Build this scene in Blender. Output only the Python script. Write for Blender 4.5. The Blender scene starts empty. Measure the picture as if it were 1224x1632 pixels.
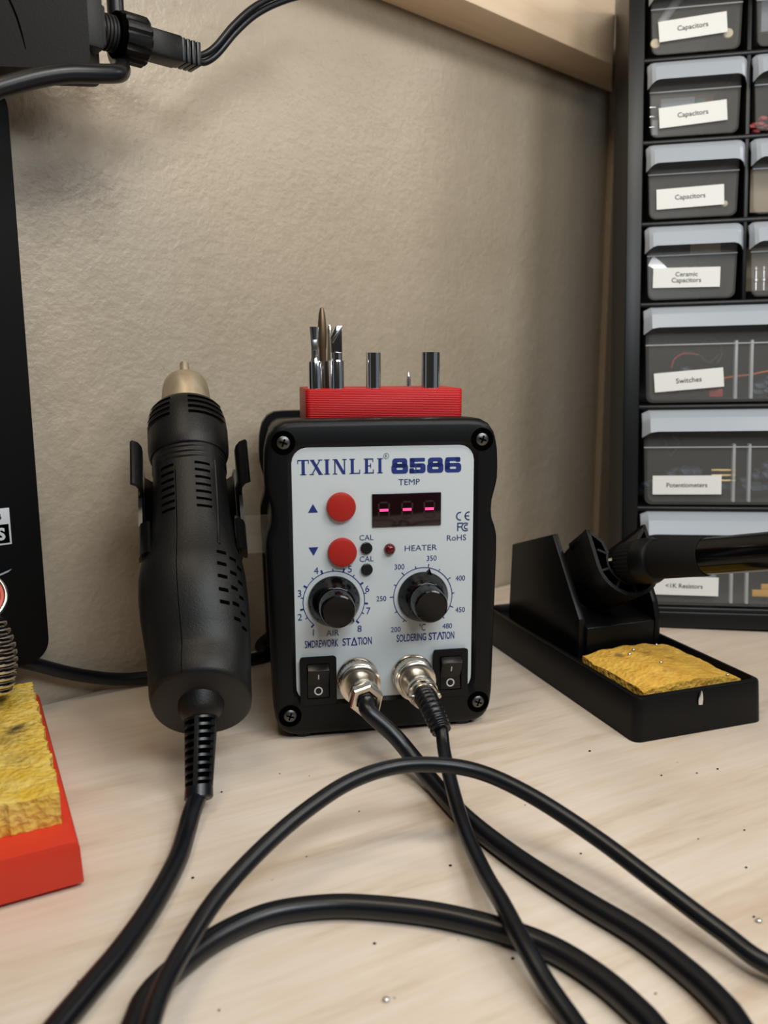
import bpy, bmesh, math, random
from mathutils import Vector, Matrix

# ---------------------------------------------------------------- scene, camera, light
SC = bpy.context.scene
COL = SC.collection
MM = 0.001                      # everything below is written in millimetres
rnd = random.Random(7)

SC.view_settings.view_transform = 'Standard'
SC.view_settings.look = 'None'
SC.view_settings.gamma = 1.0
SC.view_settings.use_curve_mapping = False
SC.view_settings.exposure = 0.1
SC.cycles.max_bounces = 10
SC.cycles.transparent_max_bounces = 24
SC.cycles.caustics_reflective = False
SC.cycles.caustics_refractive = False
SC.cycles.sample_clamp_indirect = 4.0

PITCH, ROLL = math.radians(9.5), math.radians(0.25)
Fv = Vector((0, math.cos(PITCH), -math.sin(PITCH)))
Uv = Vector((0, math.sin(PITCH), math.cos(PITCH)))
Rv = Vector((1, 0, 0))
R2 = Rv * math.cos(ROLL) - Uv * math.sin(ROLL)
U2 = Rv * math.sin(ROLL) + Uv * math.cos(ROLL)
cam = bpy.data.cameras.new('camera')
cam_o = bpy.data.objects.new('camera', cam)
COL.objects.link(cam_o)
M = Matrix((R2, U2, -Fv)).transposed().to_4x4()
M.translation = Vector((0, 0, 155 * MM))
cam_o.matrix_world = M
cam.sensor_fit = 'VERTICAL'
cam.sensor_height = 36.0
cam.lens = 1273 / 1632 * 36.0
cam.clip_start = 0.01
cam.clip_end = 50
cam.dof.use_dof = True
cam.dof.focus_distance = 0.335
cam.dof.aperture_fstop = 13.0
SC.camera = cam_o

world = bpy.data.worlds.new('World')
SC.world = world
world.use_nodes = True
bg = world.node_tree.nodes['Background']
bg.inputs['Color'].default_value = (0.80, 0.90, 1.0, 1)
bg.inputs['Strength'].default_value = 0.16


def area(name, loc, aim, sx, sy, power, col):
    d = bpy.data.lights.new(name, 'AREA')
    d.shape = 'RECTANGLE'
    d.size, d.size_y = sx * MM, sy * MM
    d.energy, d.color = power, col
    o = bpy.data.objects.new(name, d)
    COL.objects.link(o)
    o.location = Vector(loc) * MM
    v = (Vector(aim) - Vector(loc)).normalized()
    o.rotation_euler = v.to_track_quat('-Z', 'Y').to_euler()
    return o


# bench lamp and room light, plus unseen fills added to balance brightness
area('front_fill', (120, -60, 420), (40, 250, 0), 200, 120, 1.05, (0.88, 0.96, 1.0))  # added cool fill above the camera, lifts panel and bench front
area('left_fill', (-120, 120, 640), (20, 330, 90), 200, 120, 0.85, (1.0, 0.84, 0.62))  # added warm fill for the left of the bench
area('wall_fill', (140, 200, 500), (60, 450, 250), 160, 80, 0.50, (1.0, 0.94, 0.84))  # added fill that brightens the wall, not a shelf fixture
area('right_fill', (340, 120, 380), (20, 330, 90), 120, 120, 0.42, (1.0, 0.97, 0.92))  # added fill from the right, lifts wall, board and panel
area('bench_lamp', (570, 440, 560), (0, 420, 180), 90, 90, 0.50, (1.0, 0.94, 0.84))
area('room_light', (600, -300, 900), (20, 330, 90), 300, 300, 2.6, (0.95, 0.98, 1.0))

# ---------------------------------------------------------------- materials
MATS = {}


def mat(name, col, rough=0.5, metal=0.0, spec=0.5, coat=0.0):
    m = bpy.data.materials.new(name)
    m.use_nodes = True
    b = m.node_tree.nodes['Principled BSDF']
    b.inputs['Base Color'].default_value = (*col, 1)
    b.inputs['Roughness'].default_value = rough
    b.inputs['Metallic'].default_value = metal
    b.inputs['Specular IOR Level'].default_value = spec
    b.inputs['Coat Weight'].default_value = coat
    MATS[name] = m
    return m


def nodes(m):
    nt = m.node_tree
    return nt, nt.nodes, nt.links, nt.nodes['Principled BSDF']


def coords(nt, scale=(1, 1, 1), rot=(0, 0, 0)):
    tc = nt.nodes.new('ShaderNodeTexCoord')
    mp = nt.nodes.new('ShaderNodeMapping')
    mp.inputs['Scale'].default_value = scale
    mp.inputs['Rotation'].default_value = rot
    nt.links.new(tc.outputs['Object'], mp.inputs['Vector'])
    return mp.outputs['Vector']


def noise(nt, vec, scale, detail=4, rough=0.5):
    n = nt.nodes.new('ShaderNodeTexNoise')
    n.inputs['Scale'].default_value = scale
    n.inputs['Detail'].default_value = detail
    n.inputs['Roughness'].default_value = rough
    nt.links.new(vec, n.inputs['Vector'])
    return n.outputs['Fac']


def ramp(nt, fac, stops):
    r = nt.nodes.new('ShaderNodeValToRGB')
    while len(r.color_ramp.elements) < len(stops):
        r.color_ramp.elements.new(0.5)
    for e, (p, c) in zip(r.color_ramp.elements, stops):
        e.position = p
        e.color = (*c, 1) if len(c) == 3 else c
    nt.links.new(fac, r.inputs['Fac'])
    return r.outputs['Color']


def mix(nt, fac, a, b, mode='MIX'):
    n = nt.nodes.new('ShaderNodeMix')
    n.data_type = 'RGBA'
    n.blend_type = mode
    for sock, v in ((n.inputs['Factor'], fac), (n.inputs[6], a), (n.inputs[7], b)):
        if isinstance(v, bpy.types.NodeSocket):
            nt.links.new(v, sock)
        elif isinstance(v, tuple):
            sock.default_value = (*v, 1)
        else:
            sock.default_value = v
    return n.outputs[2]


def bump(m, height, strength, dist):
    nt, N, L, b = nodes(m)
    n = N.new('ShaderNodeBump')
    n.inputs['Strength'].default_value = strength
    n.inputs['Distance'].default_value = dist
    L.new(height, n.inputs['Height'])
    L.new(n.outputs['Normal'], b.inputs['Normal'])


def grain_plastic(name, col, rough, dist=0.00008, scale=2200, spec=0.5):
    m = mat(name, col, rough, 0, spec)
    bump(m, noise(m.node_tree, coords(m.node_tree), scale, 2), 0.6, dist)
    return m


grain_plastic('black_plastic', (0.0030, 0.0033, 0.0040), 0.40, spec=0.22)
grain_plastic('handle_plastic', (0.0055, 0.0055, 0.0058), 0.46, 0.00012, 1500, 0.33)
grain_plastic('adapter_plastic', (0.011, 0.011, 0.0115), 0.55, 0.0001, 1300, 0.35)
mat('black_gloss', (0.002, 0.002, 0.0024), 0.13, 0, 0.3)
mat('black_semi', (0.003, 0.003, 0.0035), 0.3, 0, 0.3)
mat('black_void', (0.0012, 0.0012, 0.0012), 0.9, 0, 0.0)
mat('black_rubber', (0.0032, 0.0042, 0.0068), 0.33, 0, 0.42)
mat('black_foam', (0.005, 0.005, 0.005), 0.75, 0, 0.2)
mat('black_metal', (0.0045, 0.0045, 0.005), 0.3, 0, 0.4)
mat('sleeve_metal', (0.030, 0.026, 0.022), 0.25, 0.3)
mat('cabinet_plastic', (0.0045, 0.005, 0.006), 0.36, 0, 0.35)
mat('screen_black', (0.0018, 0.0018, 0.002), 0.55, 0, 0.12)
mat('panel_white', (0.54, 0.59, 0.62), 0.42)
mat('ink_blue', (0.008, 0.022, 0.17), 0.5)
mat('ink_dim_blue', (0.035, 0.055, 0.16), 0.5)
mat('ink_black', (0.02, 0.02, 0.02), 0.6)
mat('ink_white', (0.55, 0.55, 0.55), 0.5)
mat('button_red', (0.36, 0.016, 0.011), 0.42, 0, 0.3)
mat('lens_red', (0.10, 0.004, 0.006), 0.12)
mat('display_window', (0.010, 0.003, 0.004), 0.12)
mat('segment_off', (0.024, 0.006, 0.007), 0.4)
mat('chrome', (0.80, 0.80, 0.82), 0.10, 1.0)
mat('nickel', (0.72, 0.66, 0.57), 0.22, 1.0)
mat('screw_metal', (0.12, 0.12, 0.12), 0.38, 1.0)
mat('dark_tip', (0.17, 0.12, 0.075), 0.42, 0.85)
mat('solder', (0.78, 0.78, 0.80), 0.2, 1.0)
mat('brass', (0.62, 0.45, 0.20), 0.3, 1.0)
mat('card_white', (0.76, 0.77, 0.76), 0.6)
mat('sticker_grey', (0.33, 0.36, 0.42), 0.5)
mat('sticker_white', (0.55, 0.58, 0.62), 0.5)
mat('cream', (0.65, 0.55, 0.38), 0.5)
mat('wire_red', (0.35, 0.02, 0.02), 0.5)
mat('wire_orange', (0.50, 0.10, 0.015), 0.5)
mat('resistor_tape', (0.62, 0.33, 0.05), 0.6)
mat('knob_blue', (0.03, 0.05, 0.08), 0.5)
mat('slate', (0.20, 0.24, 0.28), 0.6)
mat('teal', (0.05, 0.16, 0.16), 0.6)
mat('brown_part', (0.24, 0.12, 0.06), 0.6)
mat('room_paint', (0.22, 0.20, 0.17), 0.7)
mat('room_white', (0.6, 0.6, 0.58), 0.7)
mat('tan_part', (0.33, 0.27, 0.19), 0.7)
mat('foil', (0.6, 0.6, 0.62), 0.3, 0.8)
mat('silver_ring', (0.55, 0.55, 0.56), 0.25, 1.0)

m = mat('dash_light', (0.9, 0.02, 0.12), 0.4)
b_ = m.node_tree.nodes['Principled BSDF']
b_.inputs['Emission Color'].default_value = (1.0, 0.05, 0.20, 1)
b_.inputs['Emission Strength'].default_value = 1.6

# steel nozzle, heat tinted along its length
m = mat('tinted_steel', (0.45, 0.38, 0.28), 0.5, 0.75)
nt, N, L, b_ = nodes(m)
L.new(ramp(nt, noise(nt, coords(nt, (60, 60, 30)), 2.0, 2), [(0.3, (0.40, 0.33, 0.23)), (0.55, (0.50, 0.42, 0.31)), (0.75, (0.42, 0.30, 0.19))]), b_.inputs['Base Color'])

# tan gloss-painted wall: rolled stipple, a few grubby marks
m = mat('tan_wall_paint', (0.40, 0.33, 0.25), 0.42)
nt, N, L, b_ = nodes(m)
v = coords(nt)
big = noise(nt, v, 9, 3, 0.55)
c1 = ramp(nt, big, [(0.30, (0.40, 0.335, 0.25)), (0.70, (0.47, 0.40, 0.31))])
fine = noise(nt, v, 160, 5, 0.6)
c2 = mix(nt, 0.12, c1, ramp(nt, fine, [(0.35, (0.24, 0.20, 0.15)), (0.65, (0.45, 0.38, 0.30))]))
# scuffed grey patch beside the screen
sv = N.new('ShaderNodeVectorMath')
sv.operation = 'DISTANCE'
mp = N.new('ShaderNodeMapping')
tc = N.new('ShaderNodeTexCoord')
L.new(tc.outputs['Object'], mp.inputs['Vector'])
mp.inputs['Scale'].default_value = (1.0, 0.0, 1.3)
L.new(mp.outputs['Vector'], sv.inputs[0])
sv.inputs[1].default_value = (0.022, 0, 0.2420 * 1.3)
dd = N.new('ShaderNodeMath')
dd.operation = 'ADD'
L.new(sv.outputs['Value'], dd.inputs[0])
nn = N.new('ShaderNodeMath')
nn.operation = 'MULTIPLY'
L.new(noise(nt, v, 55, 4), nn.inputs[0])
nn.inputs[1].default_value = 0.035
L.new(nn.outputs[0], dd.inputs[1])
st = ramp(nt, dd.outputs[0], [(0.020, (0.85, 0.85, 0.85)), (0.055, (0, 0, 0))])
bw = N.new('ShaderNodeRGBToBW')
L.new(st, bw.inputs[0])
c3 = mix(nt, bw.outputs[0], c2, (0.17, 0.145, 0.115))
L.new(c3, b_.inputs['Base Color'])
h1 = noise(nt, v, 330, 4, 0.55)
h2 = noise(nt, v, 95, 2)
ad = N.new('ShaderNodeMath')
ad.operation = 'MULTIPLY_ADD'
L.new(h2, ad.inputs[0])
ad.inputs[1].default_value = 1.2
L.new(h1, ad.inputs[2])
bump(m, ad.outputs[0], 0.8, 0.0007)
L.new(ramp(nt, fine, [(0.3, (0.30,) * 3), (0.7, (0.46,) * 3)]), b_.inputs['Roughness'])


def grain_coords(nt, sc, ang):
    """stretched along a direction turned by ang about the vertical"""
    v = coords(nt, tuple(1.0 / q for q in sc), (0, 0, ang))
    v.node.vector_type = 'TEXTURE'
    return v


def wood(name, c_lo, c_mid, c_hi, along, ang, rough, freq=1.0):
    m = mat(name, c_mid, rough)
    nt, N, L, b_ = nodes(m)
    sc = [34 * freq, 34 * freq, 34 * freq]
    sc[along] = 5.0 * freq
    v = grain_coords(nt, sc, ang)
    a = noise(nt, v, 1.6, 6, 0.62)
    c = ramp(nt, a, [(0.30, c_lo), (0.46, c_mid), (0.70, c_hi)])
    sc2 = [420 * freq, 420 * freq, 420 * freq]
    sc2[along] = 26 * freq
    f = noise(nt, grain_coords(nt, sc2, ang), 1.0, 3)
    c = mix(nt, 0.16, c, ramp(nt, f, [(0.35, c_lo), (0.65, c_hi)]))
    blot = noise(nt, coords(nt, (1, 1, 1)), 11, 3)
    c = mix(nt, ramp(nt, blot, [(0.40, (0, 0, 0)), (0.75, (0.45,) * 3)]), c, c_lo)
    L.new(c, b_.inputs['Base Color'])
    bump(m, f, 0.12, 0.0002)
    return m, c


m, c = wood('birch_plywood', (0.53, 0.400, 0.290), (0.72, 0.610, 0.500), (0.80, 0.715, 0.630), 0, math.radians(27), 0.36)
nt, N, L, b_ = nodes(m)
# scattered ink-like specks of burnt flux in the surface
vor = N.new('ShaderNodeTexVoronoi')
vor.inputs['Scale'].default_value = 55
L.new(coords(nt), vor.inputs['Vector'])
sp = ramp(nt, vor.outputs['Distance'], [(0.0, (1, 1, 1)), (0.035, (0, 0, 0))])
bw = N.new('ShaderNodeRGBToBW')
L.new(sp, bw.inputs[0])
L.new(mix(nt, bw.outputs[0], c, (0.22, 0.13, 0.07)), b_.inputs['Base Color'])
wood('pine_board', (0.62, 0.45, 0.29), (0.76, 0.58, 0.40), (0.80, 0.64, 0.47), 0, 0, 0.45, 1.3)

# printed red plastic with fine layer lines
m = mat('printed_red', (0.50, 0.010, 0.012), 0.42, 0, 0.25)
nt, N, L, b_ = nodes(m)
wv = N.new('ShaderNodeTexWave')
wv.bands_direction = 'Z'
wv.inputs['Scale'].default_value = 410
wv.inputs['Distortion'].default_value = 0.6
L.new(coords(nt), wv.inputs['Vector'])
bump(m, wv.outputs['Fac'], 0.6, 0.00022)
m = mat('red_enamel', (0.62, 0.040, 0.018), 0.42, 0, 0.35)
bump(m, noise(m.node_tree, coords(m.node_tree), 700, 2), 0.3, 0.00006)
mat('cone_red', (0.55, 0.08, 0.05), 0.4)


def sponge_mat(name, lo, hi, burn, spots):
    m = mat(name, hi, 0.85)
    nt, N, L, b_ = nodes(m)
    v = coords(nt)
    c = ramp(nt, noise(nt, v, 130, 5, 0.65), [(0.32, lo), (0.62, hi)])
    for (x, y, z, r, k) in spots:
        d = N.new('ShaderNodeVectorMath')
        d.operation = 'DISTANCE'
        L.new(v, d.inputs[0])
        d.inputs[1].default_value = (x * MM, y * MM, z * MM)
        s = N.new('ShaderNodeMath')
        s.operation = 'MULTIPLY_ADD'
        L.new(noise(nt, v, 260, 4), s.inputs[0])
        s.inputs[1].default_value = r * MM * 1.5
        L.new(d.outputs['Value'], s.inputs[2])
        n2 = N.new('ShaderNodeMapRange')
        L.new(s.outputs[0], n2.inputs['Value'])
        n2.inputs['From Min'].default_value = r * MM * 0.75
        n2.inputs['From Max'].default_value = r * MM * 1.7
        n2.inputs['To Min'].default_value = k
        n2.inputs['To Max'].default_value = 0
        c = mix(nt, n2.outputs[0], c, burn)
    L.new(c, b_.inputs['Base Color'])
    vo = N.new('ShaderNodeTexVoronoi')
    vo.inputs['Scale'].default_value = 420
    L.new(v, vo.inputs['Vector'])
    a = N.new('ShaderNodeMath')
    a.operation = 'ADD'
    L.new(vo.outputs['Distance'], a.inputs[0])
    L.new(noise(nt, v, 500, 3), a.inputs[1])
    bump(m, a.outputs[0], 0.8, 0.0009)
    return m


sponge_mat('sponge_gold', (0.62, 0.33, 0.035), (0.78, 0.47, 0.075), (0.10, 0.07, 0.03),
           [(22, 44, 22, 3.5, 0.8), (34, 40, 24, 5, 0.5), (40, 30, 23, 4, 0.45), (48, 44, 22, 5, 0.4), (30, 18, 23, 4, 0.35)])
sponge_mat('sponge_burnt', (0.66, 0.40, 0.02), (0.74, 0.54, 0.13), (0.035, 0.028, 0.015),
           [(-12, 70, 27, 6, 0.95), (-17, 62, 27, 12, 0.5), (-22, 96, 27, 13, 0.6), (-13, 44, 27, 8, 0.35), (-25, 78, 27, 12, 0.5)])

# translucent drawer plastic


def clear(name, col, solid, rough):
    m = mat(name, col, rough, 0, 0.5)
    nt, N, L, b_ = nodes(m)
    tr = N.new('ShaderNodeBsdfTransparent')
    mx = N.new('ShaderNodeMixShader')
    mx.inputs[0].default_value = solid
    L.new(tr.outputs[0], mx.inputs[1])
    L.new(b_.outputs[0], mx.inputs[2])
    L.new(mx.outputs[0], N['Material Output'].inputs['Surface'])
    return m


clear('clear_bin', (0.44, 0.44, 0.43), 0.105, 0.25)
clear('frosted_lip', (0.46, 0.51, 0.58), 0.74, 0.33)
clear('clear_rib', (0.60, 0.64, 0.68), 0.45, 0.3)
clear('clear_strip', (0.85, 0.78, 0.66), 0.12, 0.1)

# ---------------------------------------------------------------- mesh helpers


class MB:
    def __init__(s):
        s.bm = bmesh.new()

    def add(s, other_verts, faces):
        vs = [s.bm.verts.new(v) for v in other_verts]
        out = []
        for f in faces:
            try:
                out.append(s.bm.faces.new([vs[i] for i in f]))
            except ValueError:
                pass
        return vs

    def box(s, x0, x1, y0, y1, z0, z1, bev=0.0, seg=2, M=None):
        t = bmesh.new()
        bmesh.ops.create_cube(t, size=1)
        for v in t.verts:
            v.co = Vector(((x0 + x1) / 2 + v.co.x * (x1 - x0), (y0 + y1) / 2 + v.co.y * (y1 - y0), (z0 + z1) / 2 + v.co.z * (z1 - z0)))
        if bev:
            bmesh.ops.bevel(t, geom=t.edges[:], offset=bev, segments=seg, profile=0.5, affect='EDGES', clamp_overlap=True)
        s.merge(t, M)
        return s

    def merge(s, t, M=None):
        mp = {}
        for v in t.verts:
            mp[v] = s.bm.verts.new(M @ v.co if M else v.co)
        for f in t.faces:
            try:
                s.bm.faces.new([mp[v] for v in f.verts])
            except ValueError:
                pass
        t.free()

    def loft(s, rings, cap0=True, cap1=True, closed=True):
        rows = [[s.bm.verts.new(p) for p in r] for r in rings]
        n = len(rings[0])
        for a, b in zip(rows, rows[1:]):
            for i in range(n if closed else n - 1):
                j = (i + 1) % n
                try:
                    s.bm.faces.new((a[i], a[j], b[j], b[i]))
                except ValueError:
                    pass
        if cap0:
            s.bm.faces.new(rows[0][::-1])
        if cap1:
            s.bm.faces.new(rows[-1])
        return s

    def lathe(s, prof, M=None, n=40, cap0=True, cap1=True):
        """prof: (radius, height) pairs, revolved round local +Z of M"""
        M = M or Matrix()
        rings = [[M @ Vector((r * math.cos(2 * math.pi * i / n), r * math.sin(2 * math.pi * i / n), h)) for i in range(n)] for r, h in prof]
        return s.loft(rings, cap0, cap1)

    def prism(s, poly, axis, a0, a1, bev=0.0, seg=2):
        """polygon (pairs) pushed along an axis: 'x' takes (y,z), 'y' takes (x,z), 'z' takes (x,y)"""
        t = bmesh.new()

        def p3(p, a):
            return {'x': (a, p[0], p[1]), 'y': (p[0], a, p[1]), 'z': (p[0], p[1], a)}[axis]
        lo = [t.verts.new(p3(p, a0)) for p in poly]
        hi = [t.verts.new(p3(p, a1)) for p in poly]
        n = len(poly)
        for i in range(n):
            t.faces.new((lo[i], lo[(i + 1) % n], hi[(i + 1) % n], hi[i]))
        t.faces.new(lo[::-1])
        t.faces.new(hi)
        bmesh.ops.recalc_face_normals(t, faces=t.faces[:])
        if bev:
            bmesh.ops.bevel(t, geom=t.edges[:], offset=bev, segments=seg, profile=0.5, affect='EDGES', clamp_overlap=True)
        s.merge(t)
        return s

    def tube(s, pts, r, n=14, smooth=8, ends=True):
        P = spline(pts, smooth) if smooth else [Vector(p) for p in pts]
        rad = r if callable(r) else (lambda t: r)
        T = [(P[min(i + 1, len(P) - 1)] - P[max(i - 1, 0)]).normalized() for i in range(len(P))]
        up = Vector((0, 0, 1)) if abs(T[0].z) < 0.9 else Vector((1, 0, 0))
        nrm = (up - T[0] * up.dot(T[0])).normalized()
        rings = []
        for i, p in enumerate(P):
            nrm = (nrm - T[i] * nrm.dot(T[i])).normalized()
            bi = T[i].cross(nrm)
            rr = rad(i / max(1, len(P) - 1))
            rings.append([p + (nrm * math.cos(2 * math.pi * k / n) + bi * math.sin(2 * math.pi * k / n)) * rr for k in range(n)])
        return s.loft(rings, ends, ends)

    def ball(s, c, r, sub=2, sc=(1, 1, 1)):
        t = bmesh.new()
        bmesh.ops.create_icosphere(t, subdivisions=sub, radius=1)
        for v in t.verts:
            v.co = Vector((c[0] + v.co.x * r * sc[0], c[1] + v.co.y * r * sc[1], c[2] + v.co.z * r * sc[2]))
        s.merge(t)
        return s

    def flat(s, poly, y, axis='y'):
        """one face in the x-z plane at depth y, facing -y"""
        vs = [s.bm.verts.new((p[0], y, p[1])) for p in poly]
        s.bm.faces.new(vs)
        return s


def spline(pts, k):
    P = [Vector(p) for p in pts]
    if len(P) < 3:
        return P
    out = []
    Q = [P[0] * 2 - P[1]] + P + [P[-1] * 2 - P[-2]]
    for i in range(1, len(Q) - 2):
        p0, p1, p2, p3 = Q[i - 1:i + 3]
        for j in range(k):
            t = j / k
            out.append(0.5 * ((2 * p1) + (p2 - p0) * t + (2 * p0 - 5 * p1 + 4 * p2 - p3) * t * t + (3 * p1 - p0 - 3 * p2 + p3) * t ** 3))
    out.append(P[-1])
    return out


def obj(name, mb, m, parent=None, sharp=35, warp=None):
    bm = mb.bm
    for v in bm.verts:
        co = warp(v.co) if warp else v.co
        v.co = Vector(co) * MM
    bmesh.ops.recalc_face_normals(bm, faces=bm.faces[:])
    me = bpy.data.meshes.new(name)
    bm.to_mesh(me)
    bm.free()
    me.materials.append(MATS[m])
    me.polygons.foreach_set('use_smooth', [True] * len(me.polygons))
    if sharp < 180:
        me.set_sharp_from_angle(angle=math.radians(sharp))
    o = bpy.data.objects.new(name, me)
    COL.objects.link(o)
    if parent:
        o.parent = parent
    return o


def tag(o, label, cat, group=None):
    o['label'] = label
    o['category'] = cat
    if group:
        o['group'] = group
    return o


def thing(name, label, cat, loc=(0, 0, 0), rz=0.0, group=None):
    o = bpy.data.objects.new(name, None)
    COL.objects.link(o)
    o.location = Vector(loc) * MM
    o.rotation_euler = (0, 0, rz)
    o.empty_display_size = 0.01
    return tag(o, label, cat, group)


def copy_tree(o, parent=None):
    c = o.copy()
    COL.objects.link(c)
    if parent:
        c.parent = parent
    for ch in list(o.children):
        copy_tree(ch, c)
    return c


def structure(o):
    o['kind'] = 'structure'
    return o


def axis_frame(origin, d, up=(0, 0, 1)):
    """matrix whose +Z runs along d"""
    z = Vector(d).normalized()
    x = Vector(up).cross(z)
    if x.length < 1e-4:
        x = Vector((1, 0, 0))
    x.normalize()
    y = z.cross(x)
    Mx = Matrix((x, y, z)).transposed().to_4x4()
    Mx.translation = Vector(origin)
    return Mx


def rrect(x0, x1, z0, z1, r, n=6):
    out = []
    for cx, cz, a0 in ((x1 - r, z1 - r, 0), (x0 + r, z1 - r, 90), (x0 + r, z0 + r, 180), (x1 - r, z0 + r, 270)):
        for i in range(n + 1):
            a = math.radians(a0 + 90 * i / n)
            out.append((cx + r * math.cos(a), cz + r * math.sin(a)))
    return out


def circle(cx, cz, r, n=32):
    return [(cx + r * math.cos(2 * math.pi * i / n), cz + r * math.sin(2 * math.pi * i / n)) for i in range(n)]


_fonts = {}


def text_faces(mb, body, cx, cz, y, height=None, width=None, rot=0.0, bold=0.0, align='c', shear=0.0):
    """built-in font, laid flat in the x-z plane facing -y, fitted to a height and width in mm"""
    cu = bpy.data.curves.new('lettering', 'FONT')
    cu.body = body
    cu.offset = bold
    cu.shear = shear
    cu.resolution_u = 3
    o = bpy.data.objects.new('lettering', cu)
    COL.objects.link(o)
    bpy.context.view_layer.update()
    dg = bpy.context.evaluated_depsgraph_get()
    me = bpy.data.meshes.new_from_object(o.evaluated_get(dg))
    xs = [v.co.x for v in me.vertices]
    ys = [v.co.y for v in me.vertices]
    x0, x1, y0, y1 = min(xs), max(xs), min(ys), max(ys)
    sy = (height / (y1 - y0)) if height else None
    sx = (width / (x1 - x0)) if width else sy
    if sy is None:
        sy = sx
    ca, sa = math.cos(rot), math.sin(rot)
    ax = {'c': (x0 + x1) / 2, 'l': x0, 'r': x1}[align]
    vs = []
    for v in me.vertices:
        px, pz = (v.co.x - ax) * sx, (v.co.y - (y0 + y1) / 2) * sy
        vs.append(mb.bm.verts.new((cx + px * ca - pz * sa, y, cz + px * sa + pz * ca)))
    for p in me.polygons:
        try:
            mb.bm.faces.new([vs[i] for i in p.vertices])
        except ValueError:
            pass
    bpy.data.objects.remove(o)
    bpy.data.curves.remove(cu)
    bpy.data.meshes.remove(me)


def stroke(mb, pts, w, y, closed=False, joints=True):
    n = len(pts)
    for i in range(n if closed else n - 1):
        a, b = Vector(pts[i]), Vector(pts[(i + 1) % n])
        d = (b - a)
        if d.length < 1e-6:
            continue
        d.normalize()
        q = Vector((-d.y, d.x)) * w / 2
        mb.flat([a + q, b + q, b - q, a - q], y)
    if joints:
        for p in pts:
            mb.flat(circle(p[0], p[1], w / 2, 10), y)


def arc(cx, cz, r, a0, a1, n=40):
    return [(cx + r * math.cos(math.radians(a0 + (a1 - a0) * i / n)), cz + r * math.sin(math.radians(a0 + (a1 - a0) * i / n))) for i in range(n + 1)]


# ---------------------------------------------------------------- setting: wall, trim, bench
WP = Vector((-164.4, 368.2, 0))                 # a point where the wall meets the bench
WD = Vector((0.7543, 0.6565, 0))                # along the wall, to the right and away
WN = Vector((0.6565, -0.7543, 0))               # out of the wall, into the room
WROT = math.atan2(WD.y, WD.x)


def on_wall(s, off, z):
    return WP + WD * s + WN * off + Vector((0, 0, z))


def at_wall(o, s=0, off=0, z=0):
    o.location = on_wall(s, off, z) * MM
    o.rotation_euler = (0, 0, WROT)
    return o


# local axes on the wall: +x along it, -y out into the room
w = MB()
w.box(-900, 1500, 0, 60, -760, 1500)
at_wall(structure(obj('wall_back', w, 'tan_wall_paint')))
t = MB()
t.box(452, 520, -6, 0, 0, 1400, 0.6)
at_wall(structure(obj('trim_1', t, 'tan_wall_paint')))

bench = thing('workbench', 'pale birch plywood workbench top fitted against the tan wall', 'workbench', (0, 0, 0))
b = MB()
e0, e1 = on_wall(-700, 1, 0), on_wall(1300, 1, 0)
poly = [(e0.x, e0.y), (e1.x, e1.y), (1100, 60), (-560, 60)]
poly = [(-560, 20), (1000, 20), (1000, 1372), (-560, 24)]
b.prism(poly, 'z', -18, 0, 0.8, 1)
obj('bench_top', b, 'birch_plywood', bench)
for (lx, ly) in ((-440, 60), (950, 60), (950, 1260)):
    l = MB()
    l.box(lx - 30, lx + 30, ly - 30, ly + 30, -750, -18, 1.5)
    obj('leg', l, 'pine_board', bench)
f = MB()
f.box(-1600, 1800, -1500, 2000, -770, -750)
structure(obj('floor', f, 'tan_part'))

for nm, bxs in (('wall_front', (-1640, 1840, -1540, -1500, -760, 1500)), ('ceiling', (-1640, 1840, -1540, 2000, 1500, 1540))):
    q = MB()
    q.box(*bxs)
    structure(obj(nm, q, 'room_white' if nm == 'ceiling' else 'room_paint'))
bd = MB()
bd.prism([(-260, -35), (403, -35), (451, -2.6), (-260, -2.6)], 'z', 371.6, 470, 1.2)
board = obj('wooden_board', bd, 'pine_board')
tag(board, 'pale pine board fixed along the wall above the bench, beside the drawer cabinet', 'board')
at_wall(board)

# ---------------------------------------------------------------- soldering station
SROT = math.radians(10)
SO = Vector((0.5, 332.7, 0))
SA = Vector((math.cos(SROT), math.sin(SROT), 0))
SB = Vector((-math.sin(SROT), math.cos(SROT), 0))


def st_world(u, dep, z):
    return SO + SA * u + SB * dep + Vector((0, 0, z))


stn = thing('soldering_station', 'black soldering station with white control panel, red buttons and red digital readout', 'soldering station', SO, SROT)


def frame_outline(inset=0.0):
    half = [(0, 1.6), (38, 1.6), (42.5, 2.2), (46, 4.6), (48.2, 9), (49, 16), (49.6, 50), (50.2, 80), (50.1, 87), (49.2, 91), (47.7, 95), (47.4, 99), (47.7, 103), (49.0, 108), (49.9, 112), (50.0, 118), (49.6, 126), (48.2, 132), (45.3, 136), (41.5, 138), (36, 138.4), (0, 138.6)]
    pts = half + [(-x, z) for x, z in half[::-1][1:-1]]
    return pts


def resample(pts, n, c=(0, 70)):
    """radius by angle round c, so that rings of one count can be lofted"""
    out = []
    m_ = len(pts)
    for k in range(n):
        a = 2 * math.pi * k / n
        d = Vector((math.cos(a), math.sin(a)))
        best = 0
        for i in range(m_):
            p, q = Vector(pts[i]) - Vector(c), Vector(pts[(i + 1) % m_]) - Vector(c)
            e = q - p
            den = d.x * e.y - d.y * e.x
            if abs(den) < 1e-9:
                continue
            tt = (p.x * e.y - p.y * e.x) / den
            ss = (p.x * d.y - p.y * d.x) / den
            if tt > 0 and -1e-6 <= ss <= 1 + 1e-6:
                best = max(best, tt)
        out.append(Vector(c) + d * best)
    return out


NR = 240
OUT = resample(frame_outline(), NR)


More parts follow.
